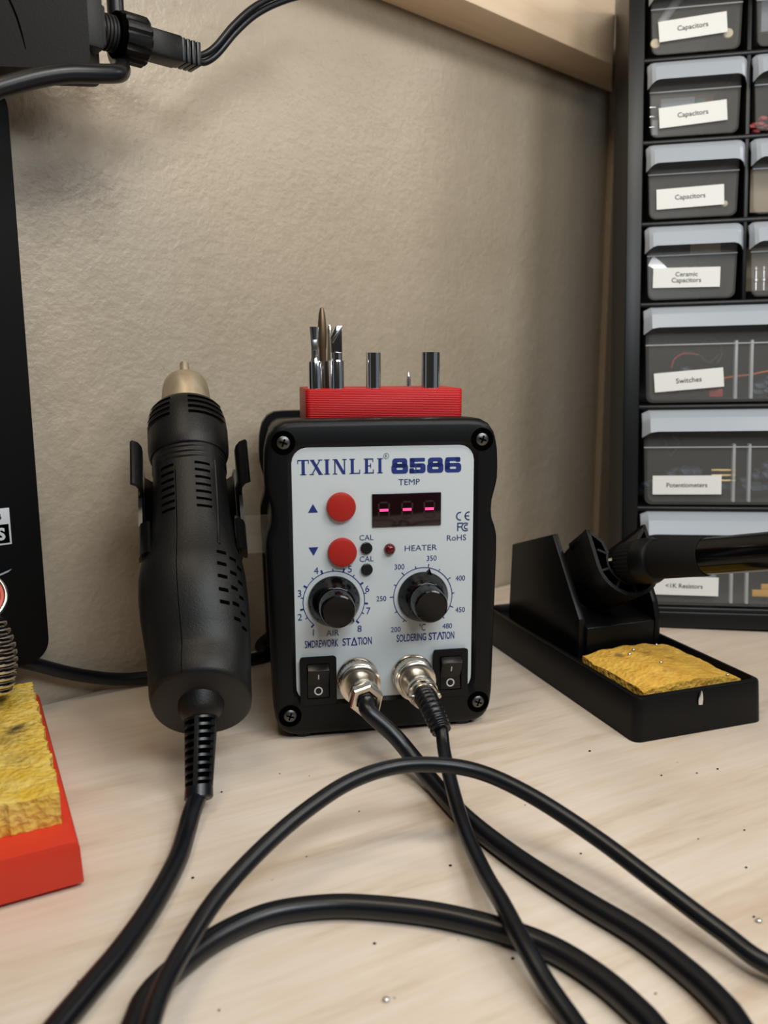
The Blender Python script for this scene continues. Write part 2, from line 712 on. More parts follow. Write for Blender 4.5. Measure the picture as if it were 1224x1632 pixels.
def inset(ring, d):
    n = len(ring)
    res = []
    for i in range(n):
        tng = (ring[(i + 1) % n] - ring[i - 1])
        tng.normalize()
        nrm = Vector((tng.y, -tng.x))
        res.append(ring[i] - nrm * d)
    return res


def r3(ring, y):
    return [Vector((p[0], y, p[1])) for p in ring]


IN0 = resample(rrect(-40.6, 40.6, 15.4, 128.6, 7.5, 10), NR)
IN1 = resample(rrect(-38.9, 38.9, 17.0, 127.0, 6.5, 10), NR)


def make_frame(name, y0, y1, hole):
    fb = MB()
    s_ = 1 if y1 > y0 else -1
    rings = [r3(OUT, y1), r3(OUT, y0 + s_ * 3.2), r3(inset(OUT, 0.5), y0 + s_ * 1.6), r3(inset(OUT, 1.5), y0 + s_ * 0.5), r3(inset(OUT, 3.0), y0)]
    if hole:
        rings += [r3(IN0, y0), r3(IN1, y0 + 1.6), r3(IN1, y0 + 3.0)]
        fb.loft(rings, True, True)
    else:
        fb.loft(rings, True, True)
    return obj(name, fb, 'black_plastic', stn, 40)


make_frame('front_frame', 0, 18, True)
make_frame('rear_frame', 112, 96, False)
sl = MB()
sl.loft([r3(inset(OUT, 3.2), 17.9), r3(inset(OUT, 3.2), 96.1)], False, False)
obj('casing', sl, 'sleeve_metal', stn, 40)
pn = MB()
pn.loft([r3(IN1, 1.4), r3(IN1, 2.4)], True, True)
panel = obj('control_panel', pn, 'panel_white', stn)
for x in (-36, 36):
    for y in (8, 104):
        ft = MB()
        ft.lathe([(5, 0), (5, 1.9)], Matrix.Translation((x, y, 0)), 20)
        obj('rubber_foot', ft, 'black_rubber', stn)
for (x, z) in ((-42, 129.3), (42, 129.3), (-42, 11.5), (42, 11.5)):
    sc_ = MB()
    FM = Matrix.Translation((x, 0, z)) @ Matrix.Rotation(math.radians(90), 4, 'X')
    sc_.lathe([(4.9, -0.2), (4.9, 0.2), (4.3, 0.45), (3.9, 0.1), (3.3, 0.05)], FM, 32)
    ring = obj('screw_recess', sc_, 'black_void', stn)
    hd = MB()
    hd.lathe([(2.7, 0.05), (2.7, 0.3), (2.1, 0.75), (1.0, 0.95), (0.02, 1.0)], FM, 24)
    head = obj('screw', hd, 'screw_metal', stn)
    cr = MB()
    a = 0.5
    for k in (0, 1):
        an = math.radians(20 + 90 * k)
        cr.box(-1.7, 1.7, -1.06, -0.7, -0.32, 0.32, 0, 1, Matrix.Translation((x, 0, z)) @ Matrix.Rotation(an, 4, 'Y'))
    obj('cross_slot', cr, 'black_void', head)

PY = 1.25       # depth of print on the panel


def letters(name, m_, build, parent=panel):
    mb = MB()
    build(mb)
    return obj(name, mb, m_, parent)


def brand(mb):
    """bold condensed serif capitals T X I N L E I"""
    z0, z1 = 115.7, 122.0
    h = z1 - z0

    def R(x0, x1, a, b_):
        mb.flat([(x0, z0 + a * h), (x1, z0 + a * h), (x1, z0 + b_ * h), (x0, z0 + b_ * h)], PY)

    def stem(x, wd=1.25, serif=0.55, lo=True, hi=True):
        R(x - wd / 2, x + wd / 2, 0, 1)
        if lo:
            R(x - wd / 2 - serif, x + wd / 2 + serif, 0, 0.055)
        if hi:
            R(x - wd / 2 - serif, x + wd / 2 + serif, 0.945, 1)

    def dia(x0, a0, x1, a1, wd):
        mb.flat([(x0 - wd / 2, z0 + a0 * h), (x0 + wd / 2, z0 + a0 * h), (x1 + wd / 2, z0 + a1 * h), (x1 - wd / 2, z0 + a1 * h)], PY)
    x = -36.4
    # T
    stem(x + 2.35, 1.3, 0.6, True, False)
    R(x, x + 4.7, 0.93, 1)
    for sx in (0, 4.7 - 0.3):
        R(x + sx, x + sx + 0.3, 0.74, 1)
    # X
    x = -31.4
    dia(x + 4.6, 0, x + 1.0, 1, 1.45)
    dia(x + 0.9, 0, x + 4.4, 1, 0.5)
    for (cx, a) in ((0.9, 0), (4.55, 0), (1.1, 0.945), (4.4, 0.945)):
        R(x + cx - 0.95, x + cx + 0.95, a, a + 0.055)
    # I
    stem(-24.2)
    # N
    x = -21.6
    R(x + 0.5, x + 0.95, 0, 1)
    R(x + 4.5, x + 4.95, 0, 1)
    dia(x + 4.5, 0, x + 1.0, 1, 1.35)
    R(x - 0.2, x + 1.65, 0, 0.055)
    R(x - 0.2, x + 1.2, 0.945, 1)
    R(x + 3.8, x + 5.65, 0.945, 1)
    # L
    stem(-13.6)
    R(-13.6, -10.4, 0, 0.07)
    R(-10.7, -10.35, 0, 0.28)
    # E
    stem(-7.6)
    R(-7.6, -4.6, 0, 0.07)
    R(-7.6, -4.8, 0.93, 1)
    R(-7.6, -5.8, 0.48, 0.55)
    R(-4.9, -4.55, 0, 0.26)
    R(-5.05, -4.75, 0.76, 1)
    R(-6.0, -5.7, 0.36, 0.68)
    # I
    stem(-1.9)


letters('brand_lettering', 'ink_blue', brand)


def model(mb):
    """wide heavy numerals 8 5 8 6"""
    z0, z1 = 115.3, 121.8

    def ring(x0, x1, a, b_, wx, wz, r):
        o = rrect(x0, x1, a, b_, r, 5)
        i = rrect(x0 + wx, x1 - wx, a + wz, b_ - wz, 0.55, 5)
        n = len(o)
        for k in range(n):
            j = (k + 1) % n
            mb.flat([o[k], o[j], i[j], i[k]], PY)

    def R(x0, x1, a, b_, r=0.3):
        mb.flat(rrect(x0, x1, a, b_, r, 3), PY)
    zm = 118.75
    for x in (3.0, 18.4):
        ring(x + 0.35, x + 6.75, zm - 0.85, z1, 2.05, 1.55, 1.3)
        ring(x, x + 7.1, z0, zm + 0.75, 2.15, 1.6, 1.35)
    x = 10.7
    R(x + 0.2, x + 6.7, z1 - 1.55, z1)
    R(x + 0.2, x + 2.2, zm - 0.9, z1)
    R(x + 0.2, x + 5.2, zm - 0.9, zm + 0.75)
    o = rrect(x + 3.0, x + 7.0, z0, zm + 0.75, 1.35, 5)
    i = rrect(x + 2.6, x + 4.85, z0 + 1.55, zm - 0.85, 0.5, 5)
    for k in range(len(o)):
        j = (k + 1) % len(o)
        mb.flat([o[k], o[j], i[j], i[k]], PY)
    R(x, x + 4.0, z0, z0 + 1.55, 0.5)
    R(x, x + 2.0, z0, z0 + 2.2, 0.5)
    x = 26.1
    ring(x, x + 7.2, z0, zm + 0.55, 2.15, 1.5, 1.35)
    R(x, x + 2.15, z0 + 1.3, z1 - 1.0, 0.6)
    R(x + 0.2, x + 6.6, z1 - 1.6, z1, 0.75)
    R(x + 4.7, x + 6.8, z1 - 2.05, z1, 0.6)


letters('model_lettering', 'ink_blue', model)


for nm, args in (('display_lettering', ('TEMP', 10.6, 111.7, 2.5, 9.2)), ('calibration_lettering', ('CAL', -7.9, 88.4, 2.3, 6.0)), ('calibration_lettering', ('CAL', -7.9, 79.1, 2.3, 6.0)), ('heater_lettering', ('HEATER', 15.8, 83.0, 2.4, 14.2)),
                 ('compliance_lettering', ('RoHS', 31.6, 86.8, 2.5, 8.6)), ('air_lettering', ('AIR', -22.9, 47.2, 2.6, 5.5)), ('unit_lettering', ('°C', 16.6, 47.4, 3.2, 2.7))):
    letters(nm, 'ink_dim_blue', lambda mb, a=args: text_faces(mb, a[0], a[1], a[2], PY, a[3], a[4]))


def registered(mb):
    text_faces(mb, 'R', 0.75, 122.9, PY, 1.2)
    stroke(mb, arc(0.75, 122.9, 1.15, 0, 360, 24), 0.16, PY, False, False)


def conformity(mb):
    stroke(mb, arc(33.2, 96.2, 1.7, 80, 280, 18), 0.55, PY, False, False)
    stroke(mb, arc(37.0, 96.2, 1.7, 80, 280, 18), 0.55, PY, False, False)
    stroke(mb, [(35.3, 96.2), (36.9, 96.2)], 0.5, PY)


def approval(mb):
    stroke(mb, [(32.1, 89.9), (32.1, 93.1), (34.2, 93.1)], 0.5, PY)
    stroke(mb, [(32.1, 91.5), (33.6, 91.5)], 0.45, PY)
    stroke(mb, arc(35.6, 91.4, 1.7, 50, 310, 18), 0.5, PY, False, False)
    stroke(mb, arc(35.9, 91.4, 0.85, 50, 310, 14), 0.45, PY, False, False)


letters('registered_mark', 'ink_dim_blue', registered)
letters('conformity_mark', 'ink_dim_blue', conformity)
letters('approval_mark', 'ink_dim_blue', approval)
letters('arrow_mark', 'ink_blue', lambda mb: mb.flat([(-32.4, 99.9), (-28.3, 99.9), (-30.35, 103.5)], PY))
letters('arrow_mark', 'ink_blue', lambda mb: mb.flat([(-32.5, 85.1), (-28.4, 85.1), (-30.45, 81.5)], PY))


def titles(mb):
    text_faces(mb, 'SMDREWORK', -27.75, 42.7, PY, 3.4, 14.4, 0, 0.012)
    text_faces(mb, 'ST', -16.9, 42.8, PY, 3.4, 3.6, 0, 0.012)
    stroke(mb, [(-14.7, 41.2), (-13.6, 44.4), (-12.5, 41.2)], 0.5, PY)
    mb.flat([(-14.7, 41.0), (-12.5, 41.0), (-12.5, 41.45), (-14.7, 41.45)], PY)
    text_faces(mb, 'TION', -9.0, 42.8, PY, 3.4, 6.2, 0, 0.012)
    text_faces(mb, 'SOLDERING', 11.7, 43.0, PY, 3.4, 13.2, 0, 0.012)
    text_faces(mb, 'ST', 21.3, 43.0, PY, 3.4, 3.6, 0, 0.012)
    stroke(mb, [(23.4, 41.4), (24.5, 44.6), (25.6, 41.4)], 0.5, PY)
    text_faces(mb, 'TION', 28.2, 43.0, PY, 3.4, 5.6, 0, 0.012)


letters('title_lettering', 'ink_blue', titles)

K1, K2 = (-22.1, 61.2), (16.8, 61.2)


def dial(mb, c, r, a0, a1, ticks):
    stroke(mb, arc(c[0], c[1], r, a0, a1, 60), 0.32, PY, False, False)
    for (a, ln, wd) in ticks:
        ca, sa = math.cos(math.radians(a)), math.sin(math.radians(a))
        stroke(mb, [(c[0] + r * ca, c[1] + r * sa), (c[0] + (r + ln) * ca, c[1] + (r + ln) * sa)], wd, PY, False, False)


def air(mb):
    big_ = [228, 192, 150, 111, 72, 31, -7, -44]
    tk = [(a, 1.6, 0.75) for a in big_] + [((p + q) / 2, 1.1, 0.38) for p, q in zip(big_, big_[1:])]
    dial(mb, K1, 13.2, 228, -44, tk)
    for s_, x, z in (('1', -31.2, 47.9), ('2', -36.8, 55.0), ('3', -36.7, 65.4), ('4', -29.5, 75.0), ('5', -15.1, 75.0), ('6', -7.7, 66.0), ('7', -7.3, 56.2), ('8', -11.2, 48.4)):
        text_faces(mb, s_, x, z, PY, 2.9)


def heat(mb):
    big_ = [178, 130, 80, 33, -22]
    tk = [(a, 1.7, 0.38) for a in big_] + [(a, 1.1, 0.38) for a in (155, 104, 58, 4, -47, 231, 208)]
    dial(mb, K2, 13.0, 236, -54, tk)
    for s_, x, z in (('200', 4.7, 47.1), ('250', -1.6, 61.3), ('300', 6.4, 75.0), ('350', 20.6, 78.2), ('400', 33.5, 68.7), ('450', 33.6, 54.4), ('480', 27.8, 47.3)):
        text_faces(mb, s_, x, z, PY, 2.3, 4.3)


letters('air_scale', 'ink_blue', air)
letters('temperature_scale', 'ink_blue', heat)

FY = Matrix.Rotation(math.radians(90), 4, 'X')          # +Z of a lathe -> -y (towards the viewer)


def front(x, z, y=1.4):
    return Matrix.Translation((x, y, z)) @ FY


for (x, z) in ((-18.6, 102.0), (-18.4, 82.6)):
    k = MB()
    k.lathe([(6.1, 0), (6.1, 2.0), (5.8, 2.5), (5.2, 2.7), (0.02, 2.75)], front(x, z), 40)
    obj('push_button', k, 'button_red', stn)
for (x, z) in ((-8.0, 83.9), (-7.9, 74.6)):
    k = MB()
    k.lathe([(2.5, 0), (2.5, 1.1), (2.2, 1.4), (0.02, 1.4)], front(x, z), 28)
    obj('adjuster_plug', k, 'black_rubber', stn)
k = MB()
k.lathe([(2.4, 0), (2.4, 0.8), (2.0, 1.9), (1.2, 2.6), (0.02, 2.8)], front(2.1, 83.0), 28)
obj('indicator_light', k, 'lens_red', stn)

# readout
k = MB()
k.box(-5.4, 24.5, 0.7, 1.6, 92.7, 106.9, 0.25)
win = obj('display_window', k, 'display_window', stn)
sg = MB()
for cx in (-0.4, 9.6, 19.3):
    for (dx, dz, hz) in ((0, 3.5, 1), (0, -3.5, 1), (-2.2, 1.8, 0), (2.2, 1.8, 0), (-2.2, -1.8, 0), (2.2, -1.8, 0)):
        hx, hh = (1.7, 0.4) if hz else (0.4, 1.3)
        sg.flat([(cx + dx - hx, 99.8 + dz - hh), (cx + dx + hx, 99.8 + dz - hh), (cx + dx + hx, 99.8 + dz + hh), (cx + dx - hx, 99.8 + dz + hh)], 0.66)
obj('unlit_segments', sg, 'segment_off', win)
for cx in (-0.4, 9.6, 19.3):
    k = MB()
    k.box(cx - 1.9, cx + 1.9, 0.45, 0.66, 99.45, 100.55, 0.1)
    obj('lit_dash', k, 'dash_light', win)

for (c, ang) in ((K1, -47), (K2, 77)):
    k = MB()
    k.lathe([(11.1, 0), (11.2, 0.8), (10.9, 1.6), (8.2, 6.8), (7.9, 7.2), (7.5, 7.4), (7.25, 15.0), (6.9, 15.9), (6.3, 16.3), (0.02, 16.3)], front(*c), 56)
    kn = obj('control_knob', k, 'black_gloss', stn, 28)
    p = MB()
    Mp = Matrix.Translation((c[0], 0, c[1])) @ Matrix.Rotation(-math.radians(ang - 90), 4, 'Y')
    t = bmesh.new()
    vs = [t.verts.new(q) for q in ((-1.9, 1.2, 10.2), (1.9, 1.2, 10.2), (0, 1.2, 12.9), (-1.5, -1.0, 10.0), (1.5, -1.0, 10.0), (0, -0.2, 12.4))]
    for fc in ((0, 1, 2), (3, 5, 4), (0, 3, 4, 1), (1, 4, 5, 2), (2, 5, 3, 0)):
        t.faces.new([vs[i] for i in fc])
    p.merge(t, Mp)
    obj('pointer', p, 'black_gloss', kn)

for (x, z) in ((-29.6, 26.7), (29.0, 26.3)):
    k = MB()
    o1, i1 = rrect(x - 7.4, x + 7.4, z - 10.4, z + 10.4, 0.8, 4), rrect(x - 4.9, x + 4.9, z - 7.9, z + 7.9, 0.4, 4)
    k.loft([r3(o1, 1.6), r3(o1, -0.2), r3(inset([Vector(q) for q in o1[::-1]], 0.5)[::-1], -0.7), r3(i1, -0.9), r3(i1, 1.2)], True, True)
    sw = obj('power_switch', k, 'black_plastic', stn, 30)
    r = MB()
    r.prism([(1.1, z - 7.6), (-0.7, z - 7.6), (-0.2, z - 2.0), (-3.6, z + 5.6), (-0.9, z + 7.6), (1.1, z + 7.6)], 'x', x - 4.6, x + 4.6, 0.2)
    rk = obj('rocker', r, 'black_semi', sw, 30)
    mk = MB()
    t = bmesh.new()
    # marks lie on the sloping face of the rocker
    for q in (0,):
        sl0, sl1 = Vector((0, -0.2, z - 2.0)), Vector((0, -3.6, z + 5.6))
        d = (sl1 - sl0).normalized()
        nn_ = Vector((0, -d.z, d.y)).normalized()

        def on(px, s_):
            pz = sl0 + d * s_ - Vector((0, 0.06, 0)) * 1
            return Vector((x + px, pz.y - 0.03, pz.z))
        vv = [t.verts.new(on(px, s_)) for px, s_ in ((-0.25, 3.4), (0.25, 3.4), (0.25, 6.2), (-0.25, 6.2))]
        t.faces.new(vv)
        sl2, sl3 = Vector((0, -0.7, z - 7.6)), Vector((0, -0.2, z - 2.0))
        for kk in range(28):
            a0, a1 = 2 * math.pi * kk / 28, 2 * math.pi * (kk + 1) / 28
            qd = []
            for (rr, aa) in ((1.85, a0), (1.85, a1), (1.3, a1), (1.3, a0)):
                zz = z - 4.6 + rr * math.sin(aa)
                yy = -0.7 + (zz - (z - 7.6)) / 5.6 * 0.5 - 0.08
                qd.append(t.verts.new((x + rr * math.cos(aa), yy, zz)))
            t.faces.new(qd)
    mk.merge(t)
    obj('switch_mark', mk, 'ink_white', rk)

for (x, z) in ((-12.4, 26.4), (11.9, 26.2)):
    k = MB()
    k.lathe([(9.2, 0), (9.2, 1.4), (8.9, 1.8), (7.0, 1.8)], front(x, z), 48)
    obj('panel_socket', k, 'nickel', stn)

# cradle for the air handle, bolted to the left side through clear strips
GT, GN = Vector((-69.6, 287, 33)), Vector((-94.3, 385, 161))
GD = (GN - GT).normalized()
GM = axis_frame(GT, GD, (1, 0, 0))
# local gun axes: x to the right of the viewer, y towards the viewer's side, z up the handle
gx = Vector((1, 0, 0)) - GD * GD.x
gx.normalize()
gy = GD.cross(gx)
GM = Matrix((gx, gy, GD)).transposed().to_4x4()
GM.translation = GT


def gun_pt(x, y, z):
    return GM @ Vector((x, y, z))


gsgn = 1.0 if gy.y < 0 else -1.0       # +1 when local +y faces the viewer
SMI = (Matrix.Translation(SO) @ Matrix.Rotation(SROT, 4, 'Z')).inverted()


def gun_warp_st(v):
    c_, s_ = math.cos(0.22), math.sin(0.22)
    return SMI @ gun_pt(v[0] * c_ + v[1] * s_, (v[1] * c_ - v[0] * s_) * gsgn, v[2])


h = MB()
# back plate and two side arms of bent sheet, running up the handle
prof_w = 20.5


def sheet(mb, pts, z0, z1, th=1.6):
    """a bent strip: outline (x,y) thickened, run from z0 to z1"""
    n = len(pts)
    o, i = [], []
    for k_ in range(n):
        a_ = Vector(pts[max(0, k_ - 1)])
        b__ = Vector(pts[min(n - 1, k_ + 1)])
        d_ = (b__ - a_).normalized()
        q = Vector((-d_.y, d_.x)) * th / 2
        o.append(Vector(pts[k_]) + q)
        i.append(Vector(pts[k_]) - q)
    poly_ = o + i[::-1]
    if not callable(z0):
        z0_, z1_ = (lambda s: z0), (lambda s: z1)
    else:
        z0_, z1_ = z0, z1
    lo = [mb.bm.verts.new((p.x, p.y, z0_(p))) for p in poly_]
    hi = [mb.bm.verts.new((p.x, p.y, z1_(p))) for p in poly_]
    m_ = len(poly_)
    for k_ in range(m_):
        j_ = (k_ + 1) % m_
        mb.bm.faces.new((lo[k_], lo[j_], hi[j_], hi[k_]))
    for k_ in range(n - 1):
        mb.bm.faces.new((lo[k_], lo[m_ - 1 - k_], lo[m_ - 2 - k_], lo[k_ + 1]))
        mb.bm.faces.new((hi[k_], hi[k_ + 1], hi[m_ - 2 - k_], hi[m_ - 1 - k_]))


bk = MB()
sheet(bk, [(-20.5, -8), (-20, -14), (-15, -20), (0, -22), (15, -20), (20, -14), (20.5, -8)], 66, 110)
holder = obj('handle_holder', bk, 'black_metal', stn, 40, gun_warp_st)
for sd in (-1, 1):
    ar = MB()
    sheet(ar, [(sd * 20.6, -8), (sd * 20.9, -2), (sd * 21.0, 3)], 66, 100)
    obj('side_arm', ar, 'black_metal', holder, 40, gun_warp_st)
    wg = MB()
    sheet(wg, [(sd * 20.9, 2), (sd * 20.2, 6), (sd * 20.6, 10), (sd * 21.8, 13), (sd * 24.0, 14.5)], 90, 111)
    obj('flared_lip', wg, 'black_metal', holder, 60, gun_warp_st)
    lo_ = MB()
    sheet(lo_, [(sd * 21.2, 0), (sd * 21.0, 4), (sd * 20.0, 7.5), (sd * 17.6, 9.5)], 61, 75)
    obj('lower_lip', lo_, 'black_metal', holder, 60, gun_warp_st)
for (z0, z1) in ((78, 86.5), (87, 95)):
    cs = MB()
    cs.box(-63, -48.2, 26, 31, z0, z1, 0.5)
    obj('clear_spacer', cs, 'clear_strip', holder)

# ---------------------------------------------------------------- hot air handle
gun = thing('hot_air_gun', 'black hot air handpiece resting nozzle-up in the cradle left of the soldering station', 'hot air gun', GT)


def gun_warp(v):
    """handle axes to world: the tail end is cut aslant, the boot under it leans a little"""
    x, y, z = v[0], v[1], v[2]
    if z < 0:
        x += 0.085 * z
        y += 0.03 * z
    elif z < 30:
        z += 0.42 * y * (1 - z / 30) ** 1.3
    return gun_pt(x, y * gsgn, z) - GT


def gun_ring(z, rx, ryf, ryb, x0=0.0, n=56, p=2.25):
    """squarish oval: rx sideways, ryf towards the viewer, ryb behind"""
    out = []
    for k_ in range(n):
        a = 2 * math.pi * k_ / n
        c, s_ = math.cos(a), math.sin(a)
        ex = math.copysign(abs(c) ** (2 / p), c)
        ey = math.copysign(abs(s_) ** (2 / p), s_)
        out.append(Vector((x0 + ex * rx, ey * (ryf if ey > 0 else ryb), z)))
    return out


bd = MB()
secs = [(0, 17.6, 16.6, 16.5, 0), (0.8, 18.6, 17.6, 17.5, 0), (3, 19.0, 17.8, 18, 0), (10, 19.3, 17.3, 18.5, 0), (16, 19.6, 15.8, 19.5, 0), (21, 20.0, 15.4, 20.5, 0), (28, 20.6, 16.8, 22, -0.3), (36, 21.2, 18.6, 23, -0.6), (44, 21.4, 19.7, 23.5, -0.9), (52, 21.2, 19.6, 23, -1.0), (58, 20.4, 18.2, 21.5, -0.9), (64, 18.8, 16.6, 19, -0.6), (72, 17.4, 15.6, 17, 0), (80, 16.1, 15.2, 15.6, 0), (90, 15.6, 15.1, 15.1, 0), (100, 15.5, 15.2, 15.2, 0), (112, 15.6, 15.4, 15.4, 0)]
bd.loft([gun_ring(z, a, f_, b__, x0) for z, a, f_, b__, x0 in secs], True, True)
body = obj('handle_body', bd, 'handle_plastic', gun, 50, gun_warp)
rg = MB()
for z in (103.5, 106, 108.5):
    rg.lathe([(15.4, z - 1.0), (16.0, z - 0.5), (16.0, z + 0.5), (15.4, z + 1.0)], Matrix(), 56, False, False)
obj('ribbed_neck', rg, 'handle_plastic', body, 40, gun_warp)


def side_y(z, x):
    """front surface height of the handle at (x,z), viewer side"""
    for (z0, a0, f0, _, c0), (z1, a1, f1, _, c1) in zip(secs, secs[1:]):
        if z0 <= z <= z1:
            t_ = (z - z0) / (z1 - z0)
            a, f_, c0 = a0 + (a1 - a0) * t_, f0 + (f1 - f0) * t_, c0 + (c1 - c0) * t_
            q = max(0.0, 1 - abs((x - c0) / a) ** 2.25)
            return f_ * q ** (1 / 2.25)
    return 15


def slot(mb, x0, x1, z0, z1, hh, lift=0.22):
    """a thin dark opening that follows the handle's skin"""
    n = 6
    rows = []
    for k_ in range(n + 1):
        t_ = k_ / n
        x, z = x0 + (x1 - x0) * t_, z0 + (z1 - z0) * t_
        rows.append([mb.bm.verts.new((x, side_y(z - hh, x) + lift, z - hh)), mb.bm.verts.new((x, side_y(z + hh, x) + lift, z + hh))])
    for a, c in zip(rows, rows[1:]):
        mb.bm.faces.new((a[0], c[0], c[1], a[1]))


for k_ in range(7):
    z = 99.5 - k_ * 3.5
    for sd in (-1, 1):
        s_ = MB()
        slot(s_, sd * 4.4 + 0.6, sd * 10.2 + 0.6, z, z - 0.5, 0.55)
        obj('vent_slot', s_, 'black_void', body, 180, gun_warp)
for (x, zs, ln) in ((12.0, (56, 50.5, 45, 39.5, 34.5), 3.2), (16.3, (54, 47.5, 41, 34.5, 28.5), 2.0), (18.6, (51, 44.5, 38, 31.5, 25.5), 1.2)):
    for z in zs:
        s_ = MB()
        slot(s_, x, x + ln, z, z - 0.4, 0.7)
        obj('vent_slot', s_, 'black_void', body, 180, gun_warp)
sm = MB()
P = [(-3.2, side_y(z, -3.2) + 0.03, z) for z in range(1, 100, 3)]
sm.tube(P, 0.14, 6, 0)
obj('seam_line', sm, 'black_void', body, 180, gun_warp)
rb_ = MB()
rb_.tube([(12.6, side_y(z, 12.6) - 0.2, z) for z in (60, 66, 74, 82, 92, 102)], 0.7, 8, 4)
obj('grip_ridge', rb_, 'handle_plastic', body, 60, gun_warp)

cl = MB()
cl.lathe([(15.6, 109.5), (16.6, 110), (17.3, 112), (17.6, 115), (17.6, 124), (17.1, 130), (16.0, 134.2), (15.0, 136.2), (13.6, 137.0), (11, 137.0)], Matrix(), 64, False, False)
collar = obj('collar', cl, 'handle_plastic', gun, 40, gun_warp)
for k_ in range(4):
    z = 133.4 - k_ * 3.0
    for sd in (-1, 1):
        s_ = MB()
        rr = 17.62 if z < 125 else (17.42 if z < 128 else (17.0 if z < 131.5 else 16.25))
        rows = []
        for q in range(13):
            a = math.radians(90 - sd * (13 + 62 * q / 12))
            rows.append([s_.bm.verts.new((math.cos(a) * (rr + 0.45), math.sin(a) * (rr + 0.45), z - 0.6)), s_.bm.verts.new((math.cos(a) * (rr + 0.28), math.sin(a) * (rr + 0.28), z + 0.6))])
        for a, c in zip(rows, rows[1:]):
            s_.bm.faces.new((a[0], c[0], c[1], a[1]))
        obj('collar_slot', s_, 'black_void', collar, 180, gun_warp)
nz = MB()
nz.lathe([(10.9, 130), (10.9, 145), (10.5, 149.2), (9.8, 152.4), (8.6, 154.4), (6.4, 155.8), (4.0, 156.2), (2.2, 156.2)], Matrix(), 48, True, True)
obj('steel_nozzle', nz, 'tinted_steel', gun, 40, gun_warp)
nz = MB()
nz.lathe([(2.4, 154.5), (2.1, 164.6), (1.5, 164.6), (1.4, 160)], Matrix(), 20, True, True)
obj('nozzle_tip', nz, 'tinted_steel', gun, 40, gun_warp)

cp = MB()
cp.lathe([(8.8, 4), (8.6, -1.6), (7.4, -4.2), (6.2, -5.2), (4, -5.2)], Matrix(), 40, True, True)
obj('tail_boss', cp, 'handle_plastic', gun, 40, gun_warp)
sr = MB()
sr.lathe([(4.3, 0), (4.1, -12), (3.9, -30), (3.7, -33)], Matrix(), 24, True, True)
relief = obj('strain_relief', sr, 'black_void', gun, 40, gun_warp)
for k_ in range(9):
    z = -5.6 - k_ * 2.75
    r_ = 5.9 - k_ * 0.13
    q = MB()
    q.lathe([(3.5, z - 0.55), (r_, z - 0.5), (r_, z + 0.5), (3.5, z + 0.55)], Matrix(), 32, True, True)
    obj('relief_rib', q, 'black_rubber', relief, 40, gun_warp)
q = MB()
q.lathe([(3.6, -29.2), (5.0, -29.4), (5.2, -33.4), (4.7, -34), (3.2, -34)], Matrix(), 32, True, True)
obj('relief_collar', q, 'black_rubber', relief, 40, gun_warp)
for a in range(4):
    q = MB()
    q.prism([(3.4, -4.8), (6.25, -4.8), (5.0, -30), (3.4, -30)], 'x', -0.8, 0.8, 0.2, 1)
    bmesh.ops.rotate(q.bm, verts=q.bm.verts[:], cent=(0, 0, 0), matrix=Matrix.Rotation(a * math.pi / 2 + 0.08, 3, 'Z'))
    obj('relief_spine', q, 'handle_plastic', relief, 40, gun_warp)

tail = gun_warp((0, 0, -32)) + GT
t2 = gun_pt(0, 0, -38)
P1 = st_world(-12.4, -25.5, 26.4)
P1b = st_world(-12.4, -31, 24.2)
gun_cord = [tuple(tail), (-67.7, 258, 5.5), (-67.4, 248, 3.6), (-66.6, 232.8, 3.4), (-68.0, 212.0, 3.4), (-71.1, 193.2, 3.4), (-75.0, 178.4, 3.4), (-79, 163, 3.4), (-84, 140, 3.4), (-80, 116, 3.4), (-68, 112, 3.4), (-61, 132, 3.4),
            (-59.9, 165.3, 3.4), (-59.3, 176.0, 3.4), (-54.2, 186.7, 3.4), (-45.9, 198.1, 3.4), (-33.3, 207.1, 3.4), (-17.3, 210.6, 3.4), (-2.7, 210.0, 3.4), (15.3, 206.6, 3.4), (32.3, 200.1, 3.4), (44.7, 192.6, 3.4), (54.0, 182.7, 3.4), (60.4, 172.3, 3.4), (64, 163, 3.4),
            (67, 145, 3.4), (75, 133, 3.4), (84, 144, 3.4), (83.5, 165.5, 3.4), (82.2, 173.1, 3.4), (78.3, 183.2, 3.4), (70.0, 197.8, 3.4), (56.7, 214.1, 3.4), (41.4, 234.7, 3.4), (27.7, 258.2, 3.4), (17.6, 281.5, 4.6), (10.5, 291.5, 9.5), (3.5, 296.6, 16.0), tuple(P1b), tuple(P1)]
gc = MB()
gc.tube([Vector(p) - GT for p in gun_cord], 3.3, 16, 8)
obj('cord', gc, 'black_rubber', gun, 180)


